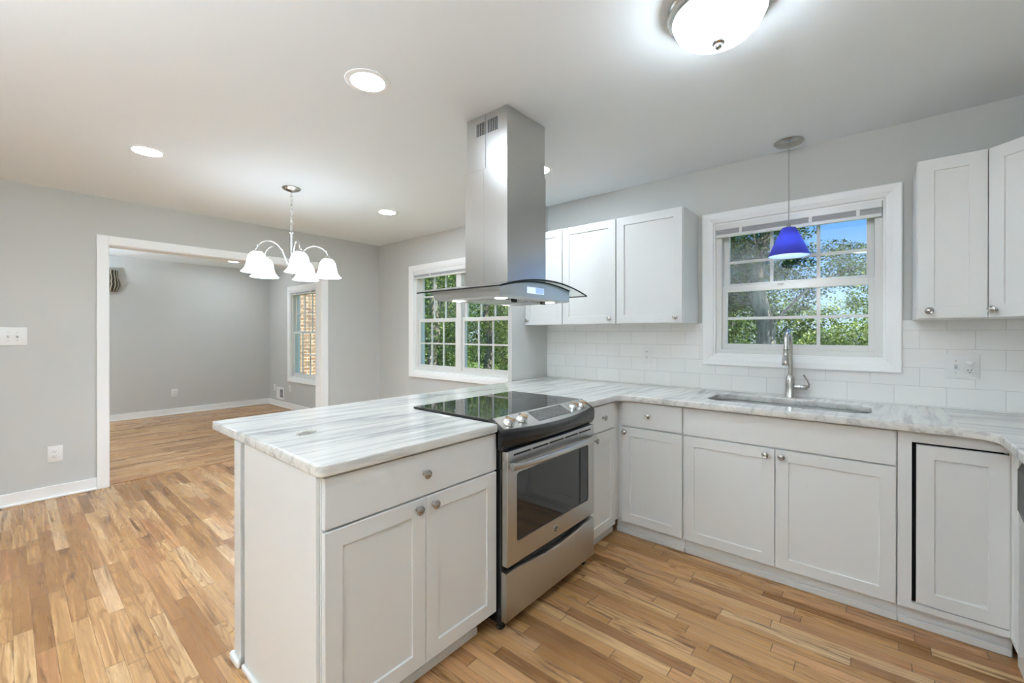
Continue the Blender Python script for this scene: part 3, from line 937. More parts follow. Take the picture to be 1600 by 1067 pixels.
# curved front shell: black frame with the steel control panel on top
def bow(y): return 0.048 * (1 - ((y - RC) / 0.40) ** 2)
ys = [RC - 0.397 + 0.794 * i / 24 for i in range(25)]
m = MB(o)
m.sweep([[(-0.060, y, 0.9235), (-0.060, y, 0.880), (0.0015, y, 0.880), (0.0015, y, 0.800), (0.010 + bow(y) * 0.4, y, 0.800), (0.022 + bow(y) * 0.8, y, 0.822), (0.024 + bow(y), y, 0.864 - 0.3 * bow(y)), (0.020 + bow(y), y, 0.878 - 0.3 * bow(y)), (0.012 + bow(y), y, 0.884 - 0.3 * bow(y))] for y in ys])
m.build('front_fascia', 'black', rg, 35)
ys2 = [RC - 0.368 + 0.736 * i / 22 for i in range(23)]
m = MB(o)
def zfront(y): return 0.884 - 0.30 * bow(y)
def ptop(x, y):      # top surface of the sloped panel
    xf = 0.012 + bow(y)
    k = (x + 0.060) / (xf + 0.060)
    return 0.9235 + k * (zfront(y) - 0.9235)
m.sweep([[(-0.056, y, ptop(-0.056, y) + 0.0035), (-0.056, y, ptop(-0.056, y) - 0.001), (0.006 + bow(y) * 0.92, y, ptop(0.006 + bow(y) * 0.92, y) - 0.001), (0.006 + bow(y) * 0.92, y, ptop(0.006 + bow(y) * 0.92, y) + 0.0035)] for y in ys2])
cp = m.build('control_panel', 'steelx', rg, 35)
def on_panel(x, y, lift): return (x, y, ptop(x, y) + 0.0035 + lift)
m = MB(o)
da, db = RC - 0.130, RC + 0.150
m.sweep([[on_panel(-0.046, y, 0.0016), on_panel(-0.046, y, -0.001), on_panel(0.026, y, -0.001), on_panel(0.026, y, 0.0016)] for y in [da + (db - da) * i / 8 for i in range(9)]])
dp = m.build('display', 'display', cp)
m = MB(o)
for r, xx in enumerate((-0.030, -0.014, 0.000, 0.012)):
    for k in range(13):
        if (r * 5 + k * 7) % 4 == 0 or (r < 1 and 3 < k < 9): continue
        y = da + 0.020 + (db - da - 0.04) * k / 12
        p = on_panel(xx, y, 0.0018)
        m.box(p[0] - 0.0022, p[0] + 0.0022, y - 0.0045, y + 0.0045, p[2], p[2] + 0.0003)
m.build('touch_legends', 'legend', dp)
sl = math.atan2(0.045, 0.11)
for ky in (RC - 0.315, RC - 0.222, RC + 0.222, RC + 0.305):
    px, py, pz = on_panel(-0.008, ky, 0.0)
    mt = Matrix.Translation((px, py, pz)) @ Matrix.Rotation(sl, 4, 'Y')
    k = MB(o)
    k.lathe([(0, 0), (0.026, 0), (0.027, 0.003), (0.025, 0.007), (0.022, 0.017), (0.020, 0.0195), (0, 0.020)], (0, 0, 0), 28, mat=mt)
    k.box(-0.023, 0.023, -0.0065, 0.0065, 0.014, 0.034, 0.003, 2, mat=mt @ Matrix.Rotation(radians(38), 4, 'Z'))
    k.build('knob', 'chrome', cp, 40, 'chrome burner knob')
    pm = on_panel(0.034 + bow(ky) * 0.3, ky, 0)
    q = MB(o); q.lathe([(0, 0), (0.0022, 0), (0.0022, 0.0004), (0, 0.0004)], pm, 10); q.build('indicator', 'slot', cp)
# oven door
DX0, DX1 = 0.006, 0.036
dm = MB(o)
dz0, dz1 = 0.292, 0.792
D0, D1 = B0 + 0.004, B1 - 0.004
wy0, wy1, wz0, wz1 = D0 + 0.062, D1 - 0.062, 0.385, 0.690
# frame with a rounded window hole, built in the yz plane
def rect_r(y0, y1, z0, z1, r, n=5):
    return [(y, z) for y, z in arc(y0 + r, z0 + r, r, 180, 270, n) + arc(y1 - r, z0 + r, r, 270, 360, n) + arc(y1 - r, z1 - r, r, 0, 90, n) + arc(y0 + r, z1 - r, r, 90, 180, n)]
outer = rect_r(D0, D1, dz0, dz1, 0.004); inner = rect_r(wy0, wy1, wz0, wz1, 0.016)
rings = [[(DX0, y, z) for y, z in inner], [(DX0, y, z) for y, z in outer], [(DX1 - 0.003, y, z) for y, z in outer],
         [(DX1, D0 + 0.003 + (y - D0) * (1 - 0.006 / (D1 - D0)), dz0 + 0.003 + (z - dz0) * (1 - 0.006 / (dz1 - dz0))) for y, z in outer],
         [(DX1, y, z) for y, z in inner], [(DX1 - 0.004, y, z) for y, z in inner], [(DX0, y, z) for y, z in inner]]
dm.sweep(rings, cap=False)
od = dm.build('oven_door', 'steelx', rg, 35)
MB(o).prism([(y, z) for y, z in rect_r(wy0 - 0.001, wy1 + 0.001, wz0 - 0.001, wz1 + 0.001, 0.016)], DX0 + 0.004, DX1 - 0.004,
            mat=Matrix(((0, 0, 1, 0), (1, 0, 0, 0), (0, 1, 0, 0), (0, 0, 0, 1)))).build('oven_window', 'ovenglass', od)
m = MB(o)
n = 5
for i in range(n):
    a = D0 + 0.035 + (D1 - D0 - 0.07) * i / n
    m.box(DX1 - 0.002, DX1 + 0.0006, a + 0.006, a + (D1 - D0 - 0.07) / n - 0.006, 0.768, 0.776)
m.build('vent_slots', 'slot', od)
hp = []
nn = 18
rings = []
for i in range(nn + 1):
    s_ = i / nn
    y = D0 + 0.012 + (D1 - D0 - 0.024) * s_
    x = DX1 + 0.018 + 0.026 * (1 - (2 * s_ - 1) ** 2) ** 0.6
    zc = 0.728
    rings.append([(x + 0.010 * cos(a), y, zc + 0.0155 * sin(a)) for a in [2 * pi * k / 14 for k in range(14)]])
m = MB(o); m.sweep(rings)
m.box(DX1 - 0.001, DX1 + 0.026, D0 + 0.014, D0 + 0.040, 0.716, 0.740, 0.004, 2).box(DX1 - 0.001, DX1 + 0.026, D1 - 0.040, D1 - 0.014, 0.716, 0.740, 0.004, 2)
m.build('handle', 'steelx', od, 40)
em = MB(o)
rot_y = Matrix.Rotation(pi / 2, 4, 'Y')
em.lathe([(0.0, 0.0), (0.0165, 0.0), (0.0165, 0.003), (0.0150, 0.0040), (0.0125, 0.0040), (0.0120, 0.0022), (0.0, 0.0022)], (DX1 - 0.0005, RC - 0.01, 0.340), 28, mat=rot_y)
emb = em.build('emblem', 'chrome', od, 40, 'round chrome emblem')
em = MB(o)
em.lathe([(0.0, 0.0023), (0.0118, 0.0023), (0.0118, 0.0027), (0.0, 0.0027)], (DX1 - 0.0005, RC - 0.01, 0.340), 28, mat=rot_y)
emd = em.build('emblem_face', 'darkgrey', emb)
em = MB(o)
ex = DX1 + 0.0024
def curl(cy, cz, s_, flip):
    return [(ex, cy + flip * s_ * (1 - k / 16 * 0.55) * cos(0.6 + k * 0.38), cz + s_ * (1 - k / 16 * 0.55) * sin(0.6 + k * 0.38)) for k in range(15)]
em.tube(curl(RC - 0.0145, 0.3415, 0.0048, 1), 0.0009, 6).tube(curl(RC - 0.0055, 0.3415, 0.0048, -1), 0.0009, 6)
em.tube([(ex, RC - 0.017, 0.3345), (ex, RC - 0.012, 0.336), (ex, RC - 0.008, 0.334), (ex, RC - 0.003, 0.336)], 0.0008, 6)
em.build('emblem_script', 'chrome', emb)
# storage drawer with the dipped top edge
m = MB(o)
rings = []
for i in range(25):
    s_ = i / 24
    y = D0 - 0.004 + (D1 - D0 + 0.008) * s_
    dip = 0.020 * max(0.0, 1 - ((s_ - 0.5) / 0.36) ** 2) ** 0.9 if abs(s_ - 0.5) < 0.36 else 0
    zt = 0.268 - dip
    rings.append([(0.004, y, 0.055), (0.004, y, zt), (0.022, y, zt), (0.030, y, zt - 0.004), (0.032, y, zt - 0.010), (0.032, y, 0.060), (0.028, y, 0.055)])
m.sweep(rings); m.build('storage_drawer', 'steelx', rg, 35)
for fy_ in (B0 + 0.03, B1 - 0.03):
    for fx_ in (-0.03, -0.55):
        MB(o).lathe([(0, 0), (0.020, 0), (0.022, 0.006), (0.014, 0.012), (0.010, 0.036), (0, 0.036)], (fx_, fy_, 0.0), 16).build('foot', 'black', rg, 40)

# ------------------------------------------------------------------ range hood
hd = thing('range_hood', 'stainless island range hood with curved glass canopy hanging over the cooktop', 'range hood', (-0.31, -1.385, 1.47))
o = hd.location
c0, c1, e0, e1 = -0.462, -0.160, -1.550, -1.222
m = MB(o); m.box(c0, c1, e0, e1, 1.555, 2.165, 0.0015); m.build('lower_chimney', 'hoodsteel', hd)
m = MB(o); m.box(c0 + 0.008, c1 - 0.004, e0 + 0.004, e1 - 0.004, 2.165, H - 0.0005, 0.0015)
up = m.build('upper_chimney', 'hoodsteel', hd)
for i in range(6):
    for x0 in (-0.378, -0.297):
        xx = x0 + 0.0122 * i
        MB(o).box(xx, xx + 0.0058, e0 + 0.0028, e0 + 0.006, 2.345, 2.411).build('vent_slot', 'slot', up)
MB(o).box(-0.3155, -0.3135, e0 + 0.0025, e0 + 0.006, 2.170, H - 0.003).build('seam', 'grey', up)
MB(o).box(-0.326, -0.3235, e0 - 0.0010, e0 + 0.003, 1.560, 2.163).build('seam', 'chrome', hd)
# glass: a sheet arched across its width
HC = -1.385
GW = 0.372
def gz(y):
    u = min(1.0, abs(y - HC) / GW)
    return 1.566 - 0.053 * (u ** 2)
n = 28
gy = [HC - GW + 2 * GW * i / n for i in range(n + 1)]
gx0, gx1 = -0.615, -0.022
m = MB(o)
m.sweep([[(gx0, y, gz(y)), (gx1, y, gz(y)), (gx1, y, gz(y) + 0.006), (gx0, y, gz(y) + 0.006)] for y in gy])
gc = m.build('glass_canopy', 'hoodglass', hd, 30)
m = MB(o)
m.sweep([[(gx1, y, gz(y) - 0.001), (gx1 + 0.002, y, gz(y) - 0.001), (gx1 + 0.002, y, gz(y) + 0.0068), (gx1, y, gz(y) + 0.0068)] for y in gy])
m.box(gx0, gx1, HC - GW - 0.0015, HC - GW, gz(HC - GW) - 0.0002, gz(HC - GW) + 0.0062)
m.box(gx0, gx1, HC + GW, HC + GW + 0.0015, gz(HC + GW) - 0.0002, gz(HC + GW) + 0.0062)
m.build('glass_edge', 'glassedge', gc, label='dark polished edge of the glass')
# metal body under the glass with an arched front
BW0, BW1 = -1.715, -1.135
bx0, bx1 = -0.545, -0.062
by = [BW0 + (BW1 - BW0) * i / 20 for i in range(21)]
m = MB(o)
m.sweep([[(bx0, y, gz(y) - 0.001), (bx0 + 0.03, y, 1.474), (bx1 - 0.012, y, 1.474), (bx1, y, 1.480), (bx1, y, gz(y) - 0.001)] for y in by])
hb = m.build('hood_body', 'hoodsteel', hd, 30)
m = MB(o)
m.sweep([[(bx1 - 0.001, y, gz(y) - 0.0065), (bx1 + 0.004, y, gz(y) - 0.0065), (bx1 + 0.004, y, gz(y) - 0.0005), (bx1 - 0.001, y, gz(y) - 0.0005)] for y in by])
m.build('glass_seal', 'glassedge', hb, label='dark seal line under the glass')
MB(o).box(bx1 - 0.001, bx1 + 0.0015, -1.515, -1.375, 1.501, 1.533, 0.001).build('display_panel', 'lcd2', hb)
MB(o).box(bx1 + 0.0012, bx1 + 0.0022, -1.447, -1.380, 1.504, 1.531).build('display_screen', 'lcd', hb)
for lx in (-0.44, -0.14):
    for ly in (-1.62, -1.22):
        MB(o).lathe([(0, 1.4715), (0.028, 1.4715), (0.032, 1.4735), (0.032, 1.4745), (0, 1.4745)], (lx, ly, 0), 24).build('hood_lamp', 'hoodlens', hb)
for ly in (-1.515, -1.27):
    MB(o).box(-0.42, -0.16, ly - 0.10, ly + 0.10, 1.469, 1.4745, 0.001).build('grease_filter', 'steel', hb)
    MB(o).box(-0.150, -0.140, ly - 0.02, ly + 0.02, 1.460, 1.4745, 0.002).build('filter_latch', 'slot', hb)

# ------------------------------------------------------------------ lamps
def downlight(x, y, label):
    t = thing('recessed_light', label, 'ceiling light', (x, y, H), 0, 'recessed ceiling lights')
    MB().lathe([(0.074, -0.0005), (0.100, -0.0005), (0.099, -0.003), (0.086, -0.006), (0.074, -0.004)], (0, 0, 0), 40, closed=True).build('trim_ring', 'trim', t, 40)
    MB().lathe([(0.0, -0.0035), (0.0735, -0.0035), (0.0735, -0.0005), (0.0, -0.0005)], (0, 0, 0), 32).build('lens', 'lens', t)
    return t
d1 = downlight(-0.526, -2.098, 'largest round recessed ceiling light, left of the hood chimney')
def again(x, y, label):
    c = copy_tree(d1); c.location = (x, y, H); c['label'] = label
    return c
again(-2.258, -2.589, 'recessed ceiling light farthest left, above the wide opening')
again(-2.276, -0.836, 'recessed ceiling light between the chandelier and the dining window wall')
again(-0.56, -0.750, 'recessed ceiling light half hidden behind the hood chimney')
again(-6.543, -0.819, 'recessed ceiling light in the next room seen through the wide opening')
for x, y in ((-2.26, -4.35), (-0.5, -4.2), (1.1, -4.4)):  # downlights added behind the camera for extra room light
    again(x, y, 'recessed ceiling light added behind the viewpoint, unseen')
for x, y in ((-5.2, -3.9), (-6.6, -3.9)):  # unseen downlights added to brighten the next room
    again(x, y, 'recessed ceiling light added deep in the next room, out of view')

def fill_lamp(x, y, strength, label):  # unseen lamps added to brighten the ceiling and both rooms
    """added torchiere shape whose open bowl throws fill light at the ceiling"""
    t = thing('fill_lamp', label, 'fill lamp', (x, y, 0))
    MB().lathe([(0, 0), (0.15, 0), (0.15, 0.012), (0.03, 0.03), (0, 0.03)], (0, 0, 0), 32).build('base', 'nickel2', t, 40)
    MB().tube([(0, 0, 0.02), (0, 0, 1.42)], 0.014, 14).build('pole', 'nickel2', t, 60)
    MB().lathe([(0.02, 1.40), (0.10, 1.42), (0.21, 1.50), (0.25, 1.56), (0.245, 1.56), (0.20, 1.508), (0.10, 1.432), (0.02, 1.412)], (0, 0, 0), 40, closed=True).build('bowl', 'plastic', t, 40)
    MB().lathe([(0, 1.515), (0.19, 1.515), (0.19, 1.518), (0, 1.518)], (0, 0, 0), 32).build('diffuser', emit('fill_lamp_diffuser', LC, strength), t)
    return t
fill_lamp(0.5, -5.0, 330.0, 'tall uplight added as unseen fill lamp behind the viewpoint')
fill_lamp(-5.6, -3.7, 195.0, 'tall uplight added as fill lamp in the next room, out of view')

# flush dome light
t = thing('flush_mount_light', 'round flush ceiling light with a white glass bowl and nickel band', 'ceiling light', (0.822, -1.565, H))
MB().lathe([(0.0, -0.0005), (0.158, -0.0005), (0.166, -0.006), (0.168, -0.020), (0.163, -0.026), (0.166, -0.034), (0.160, -0.046), (0.150, -0.050), (0.145, -0.046), (0.0, -0.040)], (0, 0, 0), 48).build('band', 'nickel2', t, 35, 'brushed nickel band')
MB().lathe([(0.148, -0.046), (0.146, -0.060), (0.135, -0.083), (0.112, -0.106), (0.078, -0.123), (0.040, -0.132), (0.0, -0.135)], (0, 0, 0), 48).build('bowl', 'bowl', t, 60)
MB().lathe([(0.0, -0.130), (0.020, -0.130), (0.023, -0.135), (0.021, -0.141), (0.012, -0.146), (0.011, -0.156), (0.007, -0.160), (0.0, -0.161)], (0, 0, 0), 24).build('finial', 'nickel', t, 40)

# pendant over the sink
t = thing('pendant_light', 'blue cone glass pendant lamp hanging in front of the sink window', 'pendant lamp', (0.847, -0.136, H))
MB().lathe([(0.0, -0.0005), (0.076, -0.0005), (0.078, -0.004), (0.072, -0.012), (0.045, -0.022), (0.012, -0.026), (0.0, -0.027)], (0, 0, 0), 40).build('ceiling_canopy', 'nickel', t, 40)
MB().tube([(0, 0, -0.024), (0, 0, -0.495)], 0.0028, 8).build('cord', 'grey', t, 60)
MB().lathe([(0.0, -0.488), (0.006, -0.488), (0.010, -0.495), (0.012, -0.512), (0.030, -0.514), (0.030, -0.518), (0.0, -0.518)], (0, 0, 0), 24).build('socket_cap', 'nickel', t, 40)
sh = MB().lathe([(0.014, -0.514), (0.036, -0.515), (0.040, -0.522), (0.1085, -0.683), (0.1065, -0.684), (0.038, -0.523), (0.034, -0.518), (0.014, -0.517)], (0, 0, 0), 48, closed=True).build('glass_shade', 'blue', t, 40)
MB().lathe([(0.0365, -0.527), (0.1050, -0.6835), (0.1040, -0.6835), (0.0355, -0.527)], (0, 0, 0), 48, closed=True).build('shade_lining', 'blueinner', sh, 40)
MB().lathe([(0.0, -0.580), (0.012, -0.580), (0.024, -0.595), (0.031, -0.618), (0.026, -0.640), (0.0, -0.652)], (0, 0, 0), 20).build('bulb', 'bulb', t, 60)
MB().lathe([(0.0, -0.519), (0.014, -0.519), (0.015, -0.579), (0.0, -0.579)], (0, 0, 0), 20).build('lamp_socket', 'plastic', t, 40)

# chandelier
cx, cy = -2.276, -1.708
t = thing('chandelier', 'five-arm nickel chandelier with white bell shades hanging on a chain', 'chandelier', (cx, cy, H))
MB().lathe([(0.0, -0.0005), (0.066, -0.0005), (0.068, -0.004), (0.060, -0.013), (0.035, -0.024), (0.010, -0.030), (0.0, -0.031)], (0, 0, 0), 36).build('ceiling_canopy', 'nickel', t, 40)
nl = 9
for i in range(nl):
    zc = -0.048 - i * 0.034
    lk = []
    for k in range(15):
        a = 2 * pi * k / 14
        u, v = 0.0095 * cos(a), 0.0225 * sin(a)
        lk.append((u, 0, zc + v) if i % 2 == 0 else (0, u, zc + v))
    MB().tube(lk, 0.0021, 7, cap=False).build('chain_link', 'chrome', t, 60)
MB().lathe([(0, -0.338), (0.010, -0.338), (0.019, -0.346), (0.019, -0.354), (0.0125, -0.360), (0.0125, -0.560), (0.0125, -0.590), (0.022, -0.598), (0.026, -0.612), (0.022, -0.626), (0.014, -0.634),
            (0.010, -0.648), (0.017, -0.658), (0.012, -0.670), (0.005, -0.682), (0.008, -0.690), (0, -0.697)], (0, 0, 0), 24).build('column', 'nickel2', t, 40)
R_ = 0.262
fwd = 0.7018
for k in range(5):
    a_view = radians(-123 + 72 * k)
    # view-lateral / view-depth angle turned into the room
    dx = cos(a_view) * cos(fwd) - sin(a_view) * sin(fwd)
    dy = cos(a_view) * sin(fwd) + sin(a_view) * cos(fwd)
    prof = [(0.015, -0.612), (0.030, -0.600), (0.050, -0.555), (0.075, -0.500), (0.110, -0.463), (0.150, -0.446), (0.190, -0.447), (0.225, -0.462), (0.250, -0.486), (R_, -0.515), (R_, -0.528)]
    arm = MB().tube([(r * dx, r * dy, z) for r, z in prof], 0.0052, 10).build('arm', 'nickel2', t, 60)
    MB().lathe([(0, -0.520), (0.010, -0.520), (0.014, -0.530), (0.034, -0.536), (0.036, -0.545), (0.031, -0.549), (0, -0.549)], (R_ * dx, R_ * dy, 0), 24).build('shade_holder', 'nickel2', arm, 40)
    MB().lathe([(0.028, -0.545), (0.042, -0.552), (0.056, -0.572), (0.064, -0.600), (0.068, -0.630), (0.077, -0.660), (0.094, -0.684), (0.104, -0.693),
                (0.101, -0.694), (0.090, -0.685), (0.073, -0.661), (0.064, -0.631), (0.060, -0.600), (0.052, -0.574), (0.040, -0.556), (0.028, -0.549)], (R_ * dx, R_ * dy, 0), 28, closed=True).build('bell_shade', 'shade', arm, 60)
    MB().lathe([(0, -0.549), (0.012, -0.549), (0.014, -0.575), (0.028, -0.605), (0.030, -0.625), (0.020, -0.645), (0, -0.652)], (R_ * dx, R_ * dy, 0), 16).build('bulb', 'bulb2', arm, 60)

# striped wall lamp in the next room
t = thing('striped_wall_lamp', 'brown and cream striped shade on the far wall just inside the opening', 'wall lamp', (XL, -2.20, 1.92))
MB().lathe([(0.0, 0.0), (0.095, 0.0), (0.112, 0.03), (0.135, 0.09), (0.130, 0.14), (0.108, 0.20), (0.104, 0.30), (0.100, 0.305), (0.0, 0.29)], (0.05, 0, 0), 40).build('shade', 'zebra', t, 40)
MB().box(0.0005, 0.06, -0.05, 0.05, 0.10, 0.22).build('bracket', 'darkgrey', t)

# ------------------------------------------------------------------ switches, outlets, vent
def plate(name, label, cat, origin, rz, w, h, group='wall plates'):
    """plate in the local xz plane, face towards -y, centred on the origin"""
    t = thing(name, label, cat, origin, rz, group)
    m = MB(); m.box(-w / 2, w / 2, -0.006, -0.0003, -h / 2, h / 2, 0.003, 2)
    p = m.build('plate', 'plastic', t, 35)
    return t, p
def receptacle(p, x, z):
    m = MB(); m.lathe([(0, 0), (0.0165, 0), (0.0165, 0.0035), (0.0155, 0.0042), (0, 0.0042)], (x, -0.005, z), 24, mat=Matrix.Rotation(pi / 2, 4, 'X') @ Matrix.Diagonal((1, 0.82, 1, 1)))
    r = m.build('receptacle', 'plastic', p, 40)
    m = MB()
    for sx_ in (-0.0065, 0.0065):
        m.box(x + sx_ - 0.0013, x + sx_ + 0.0013, -0.0098, -0.0088, z + 0.0005, z + 0.0085)
    m.lathe([(0, 0), (0.0026, 0), (0.0026, 0.0008), (0, 0.0008)], (x, -0.0090, z - 0.0062), 12, mat=Matrix.Rotation(pi / 2, 4, 'X'))
    m.build('slots', 'slot', r)
def toggle(p, x, z, tilt=1):
    m = MB(); m.box(x - 0.0055, x + 0.0055, -0.0085, -0.0055, z - 0.012, z + 0.012, 0.001)
    g_ = m.build('toggle_slot', 'blindslat', p)
    m = MB(); m.box(-0.0042, 0.0042, -0.016, 0.0, -0.005, 0.005, 0.0012, 1, Matrix.Translation((x, -0.007, z)) @ Matrix.Rotation(radians(-28 * tilt), 4, 'X'))
    m.build('toggle', 'plastic', g_)
    for dz in (-0.030, 0.030):
        m = MB(); m.lathe([(0, 0), (0.0028, 0), (0.0028, 0.0008), (0, 0.0008)], (x, -0.0060, z + dz), 10, mat=Matrix.Rotation(pi / 2, 4, 'X')); m.build('screw', 'grey', p)
WALLA = radians(90)     # local -y faces +x
tt, p = plate('light_switch', 'wide white switch plate with toggle switches on the grey wall at far left', 'light switch', (XA, -3.155, 1.281), WALLA, 0.190, 0.137)
for x in (-0.066, -0.020, 0.026): toggle(p, x + 0.02, 0.0)
tt, p = plate('wall_outlet', 'white outlet low on the grey wall left of the wide opening', 'outlet', (XA, -2.916, 0.349), WALLA, 0.084, 0.126)
receptacle(p, 0, 0.020); receptacle(p, 0, -0.020)
tt, p = plate('wall_outlet', 'white outlet low on the far wall of the next room', 'outlet', (XL, -1.42, 0.350), WALLA, 0.080, 0.124)
receptacle(p, 0, 0.020); receptacle(p, 0, -0.020)
tt, p = plate('wall_outlet', 'white outlet on the tile backsplash under the wall cabinets', 'outlet', (-0.083, -0.009, 1.141), 0, 0.076, 0.128)
receptacle(p, 0, 0.021); receptacle(p, 0, -0.021)
tt, p = plate('switch_outlet_plate', 'white double plate with a switch and outlet on tile right of the sink window', 'outlet', (1.581, -0.009, 1.132), 0, 0.124, 0.124)
toggle(p, -0.023, 0.0); receptacle(p, 0.026, -0.020)
m = MB(); m.lathe([(0, 0), (0.0155, 0), (0.0160, 0.008), (0.012, 0.018), (0, 0.020)], (0.024, -0.005, 0.022), 20, mat=Matrix.Rotation(pi / 2, 4, 'X') @ Matrix.Diagonal((1, 0.7, 1, 1)))
m.build('plug_cover', 'plastic', p, 40)
tt, p = plate('wall_outlet', 'narrow white outlet nearest the corner, left of the floor vent grille', 'outlet', (-7.115, 0, 0.322), 0, 0.070, 0.115)
receptacle(p, 0, 0.020); receptacle(p, 0, -0.020)
tt, p = plate('cable_plate', 'blank white wall plate under the next room window, right of the vent grille', 'wall plate', (-6.47, 0, 0.356), 0, 0.075, 0.115)
m = MB(); m.lathe([(0, 0), (0.006, 0), (0.006, 0.006), (0, 0.006)], (0, -0.005, 0), 14, mat=Matrix.Rotation(pi / 2, 4, 'X')); m.build('jack', 'grey', p)
t = thing('wall_vent', 'white air vent grille with dark louvres low beside the corner of the next room', 'vent', (-6.86, 0, 0.236), 0)
m = MB(); m.ring_frame(-0.155, 0.155, -0.105, 0.105, 0.03, 0.03, 0.03, 0.03, -0.012, -0.0005, 0.003); m.box(-0.125, -0.01, -0.008, -0.003, -0.075, 0.075); m.build('frame', 'plastic', t)
m = MB(); m.box(-0.01, 0.125, -0.004, -0.001, -0.075, 0.075); bk = m.build('opening', 'darkgrey', t)
for i in range(7):
    m = MB(); m.box(-0.008, 0.123, -0.009, -0.004, -0.068 + i * 0.0215, -0.060 + i * 0.0215); m.build('louvre', 'blindslat', t)

# ------------------------------------------------------------------ outside
struct(MB().box(-60, 40, 0.6, 70, -0.9, -0.7).build('ground', 'grass'), 'lawn outside the windows', 'ground')
o_ = MB().box(-8.1, -7.62, 0.175, 2.1, -0.7, 3.2).build('brick_wall', 'brick')
struct(o_, 'brick side wall of the house outside the next room window', 'wall')
t = thing('downspout', 'white downspout against the brick outside the next room window', 'downspout', (-7.58, 0.50, -0.7))
MB(t.location).box(-7.66, -7.58, 0.42, 0.52, -0.7, 3.1, 0.006).build('pipe', 'roofpost', t)

def leaf_cloud(blobs, n, size, seed, flat=0.35):
    """leaf mesh: n folded leaves scattered through the given ellipsoids (cx,cy,cz,rx,ry,rz)"""
    rnd = random.Random(seed)
    V, F = [], []
    wts = [b[3] * b[4] * b[5] for b in blobs]
    for i in range(n):
        b = rnd.choices(blobs, wts)[0]
        while True:
            p = Vector((rnd.uniform(-1, 1), rnd.uniform(-1, 1), rnd.uniform(-1, 1)))
            if p.length <= 1 and (p.length > 0.55 or rnd.random() < 0.35): break
        c = Vector((b[0] + p.x * b[3], b[1] + p.y * b[4], b[2] + p.z * b[5]))
        c += 0.35 * mnoise.noise_vector(c * 1.4) * min(1.0, b[3])
        d = Vector((rnd.gauss(0, 1), rnd.gauss(0, 1), rnd.gauss(-0.3, 0.6))).normalized()
        q = d.cross(Vector((rnd.gauss(0, flat), rnd.gauss(0, flat), 1))).normalized()
        nn_ = d.cross(q)
        s_ = size * rnd.uniform(0.6, 1.3)
        k = len(V)
        V += [c - d * s_ * 0.5, c + q * s_ * 0.30 + nn_ * s_ * 0.06, c + d * s_ * 0.55, c - q * s_ * 0.30 + nn_ * s_ * 0.06]
        F.append((k, k + 1, k + 2, k + 3))
    me = bpy.data.meshes.new('foliage')
    me.from_pydata([tuple(v) for v in V], [], F)
    return me

def tree(name, label, x, y, blobs, n, size, leaf, seed, trunk=None, group=None, gz0=-0.7):
    t = thing(name, label, 'tree' if trunk else 'bush', (x, y, gz0), 0, group)
    me = leaf_cloud([(b[0], b[1], b[2] - gz0, b[3], b[4], b[5]) for b in blobs], n, size, seed)
    me.materials.append(M[leaf])
    fo_ = bpy.data.objects.new('foliage', me); COL.objects.link(fo_); fo_.parent = t
    rnd = random.Random(seed + 99)
    if trunk:
        r, h = trunk
        pts = [(0.10 * sin(i * 1.3 + seed), 0.08 * cos(i * 1.7), i * h / 8) for i in range(9)]
        MB().tube(pts, [r * (1.25 - 0.75 * i / 8) for i in range(9)], 12).build('trunk', 'bark', t, 60)
        for bi, b in enumerate(blobs[:6]):
            s0 = Vector(pts[4 + bi % 4])
            e0_ = Vector((b[0], b[1], b[2] - gz0))
            md = (s0 + e0_) / 2 + Vector((0, 0, 0.15 * (e0_ - s0).length))
            MB().tube([s0, md, e0_], [r * 0.20, r * 0.13, r * 0.05], 8).build('branch', 'bark', t, 60)
    return t

# big oak whose trunk shows in the left half of the sink window
tree('oak_tree', 'big oak with a pale grey trunk outside the left half of the sink window', -0.62, 7.4,
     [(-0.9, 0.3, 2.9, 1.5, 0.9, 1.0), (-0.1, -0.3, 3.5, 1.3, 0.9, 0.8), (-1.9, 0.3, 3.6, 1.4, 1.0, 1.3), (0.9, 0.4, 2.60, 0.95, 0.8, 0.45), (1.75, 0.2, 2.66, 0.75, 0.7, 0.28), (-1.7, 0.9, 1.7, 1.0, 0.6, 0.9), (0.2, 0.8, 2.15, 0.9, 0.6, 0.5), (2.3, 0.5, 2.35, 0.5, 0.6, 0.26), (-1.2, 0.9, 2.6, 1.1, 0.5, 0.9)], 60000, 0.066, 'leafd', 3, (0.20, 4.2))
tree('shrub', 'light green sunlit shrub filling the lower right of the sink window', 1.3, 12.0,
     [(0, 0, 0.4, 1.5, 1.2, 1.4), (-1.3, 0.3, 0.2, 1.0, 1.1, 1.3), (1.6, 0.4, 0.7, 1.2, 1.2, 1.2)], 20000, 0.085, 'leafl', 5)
tree('shrub', 'mid green shrub standing behind the oak trunk outside the sink window', -3.0, 11.1,
     [(0, 0, 0.9, 1.5, 1.2, 1.7), (-1.6, 0.3, 1.6, 1.5, 1.2, 1.9), (1.0, 0.2, 0.9, 0.9, 0.8, 1.4), (-0.5, 0.5, 3.6, 1.8, 1.1, 1.6), (-2.2, 0.5, 4.3, 1.8, 1.1, 1.6)], 22000, 0.085, 'leaf', 6)
tree('pine_tree', 'slim distant tree with a dark stem at the right of the sink window', 1.25, 19.0,
     [(0, 0, 2.9, 0.9, 0.8, 0.7), (0.5, 0.2, 3.6, 0.7, 0.7, 0.35), (-0.5, 0.1, 3.9, 0.6, 0.7, 0.35)], 2600, 0.12, 'leafl', 8, (0.13, 4.6))
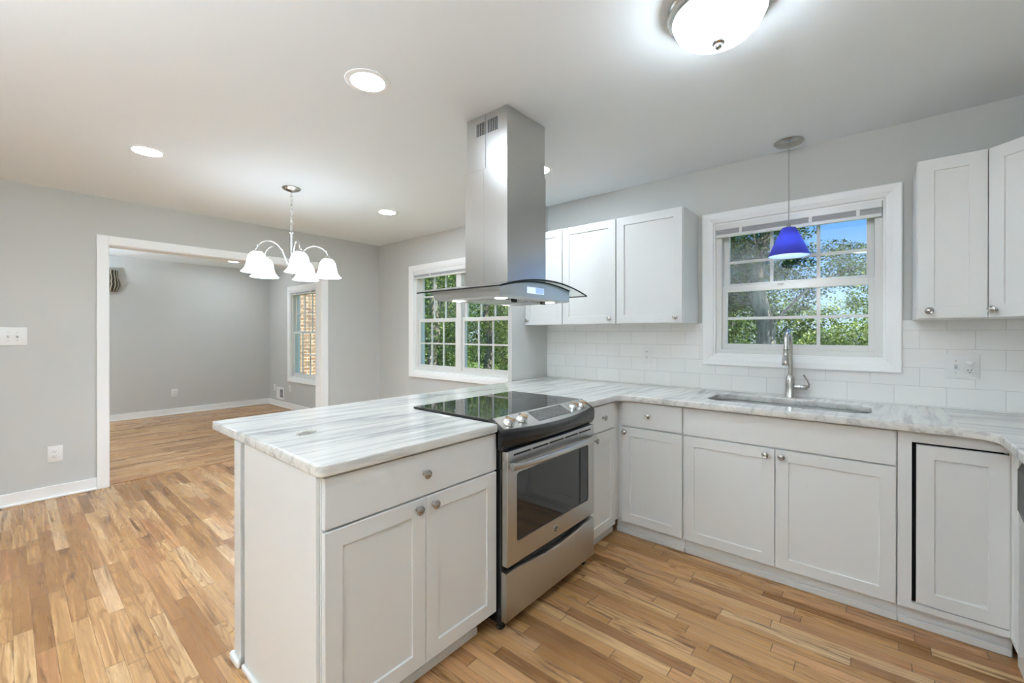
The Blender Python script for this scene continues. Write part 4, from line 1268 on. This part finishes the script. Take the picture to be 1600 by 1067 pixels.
tree('hedge', 'far bright green hedge behind the slim tree outside the sink window', 0.0, 24.0,
     [(0, 0, 1.3, 3.0, 1.4, 1.9), (-4.0, 0, 1.6, 3.4, 1.4, 2.3), (3.2, 0, 1.1, 2.4, 1.4, 1.8), (-8.0, 0, 2.2, 3.4, 1.4, 3.2), (-3, 0.3, 0.4, 6.5, 1.0, 1.3), (3, 0.3, 0.4, 5.0, 1.0, 1.3)], 40000, 0.17, 'leafl', 9)
tree('tall_tree', 'tall dense green tree rising behind the oak at the left of the sink window', -4.6, 16.0,
     [(0, 0, 1.5, 2.4, 1.3, 2.0), (0.3, 0, 4.0, 2.5, 1.3, 2.0), (-0.4, 0, 6.2, 2.2, 1.3, 1.8), (1.9, 0.2, 2.2, 1.3, 1.0, 1.6)], 24000, 0.13, 'leafd', 11, (0.2, 6.0))
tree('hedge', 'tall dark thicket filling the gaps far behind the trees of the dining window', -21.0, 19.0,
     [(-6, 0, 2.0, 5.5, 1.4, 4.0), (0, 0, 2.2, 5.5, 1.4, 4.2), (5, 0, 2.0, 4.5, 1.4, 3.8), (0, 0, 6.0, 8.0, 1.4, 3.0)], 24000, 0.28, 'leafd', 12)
# the wood outside the dining window
g = 'trees outside the dining window'
lab = 'dense leafy green tree outside the dining window'
for i, (x, y, lf) in enumerate(((-8.2, 4.6, 'leaf'), (-6.0, 7.0, 'leafd'), (-11.4, 5.0, 'leafd'), (-9.4, 8.1, 'leafl'), (-12.8, 8.6, 'leaf'), (-8.4, 11.6, 'leafd'), (-12.4, 12.2, 'leafl'), (-16.4, 8.8, 'leafd'), (-16.6, 12.6, 'leaf'))):
    k = 1.0 if i < 3 else 1.15
    tree('broadleaf_tree', lab, x, y, [(0, 0, 0.5, 1.25 * k, 1.15 * k, 1.4), (0.15, -0.1, 2.3, 1.3 * k, 1.2 * k, 1.4), (-0.15, 0.1, 4.1, 1.2 * k, 1.15 * k, 1.4)],
         14000, 0.08 if i < 4 else 0.10, lf, 20 + i, (0.14, 4.0), g)
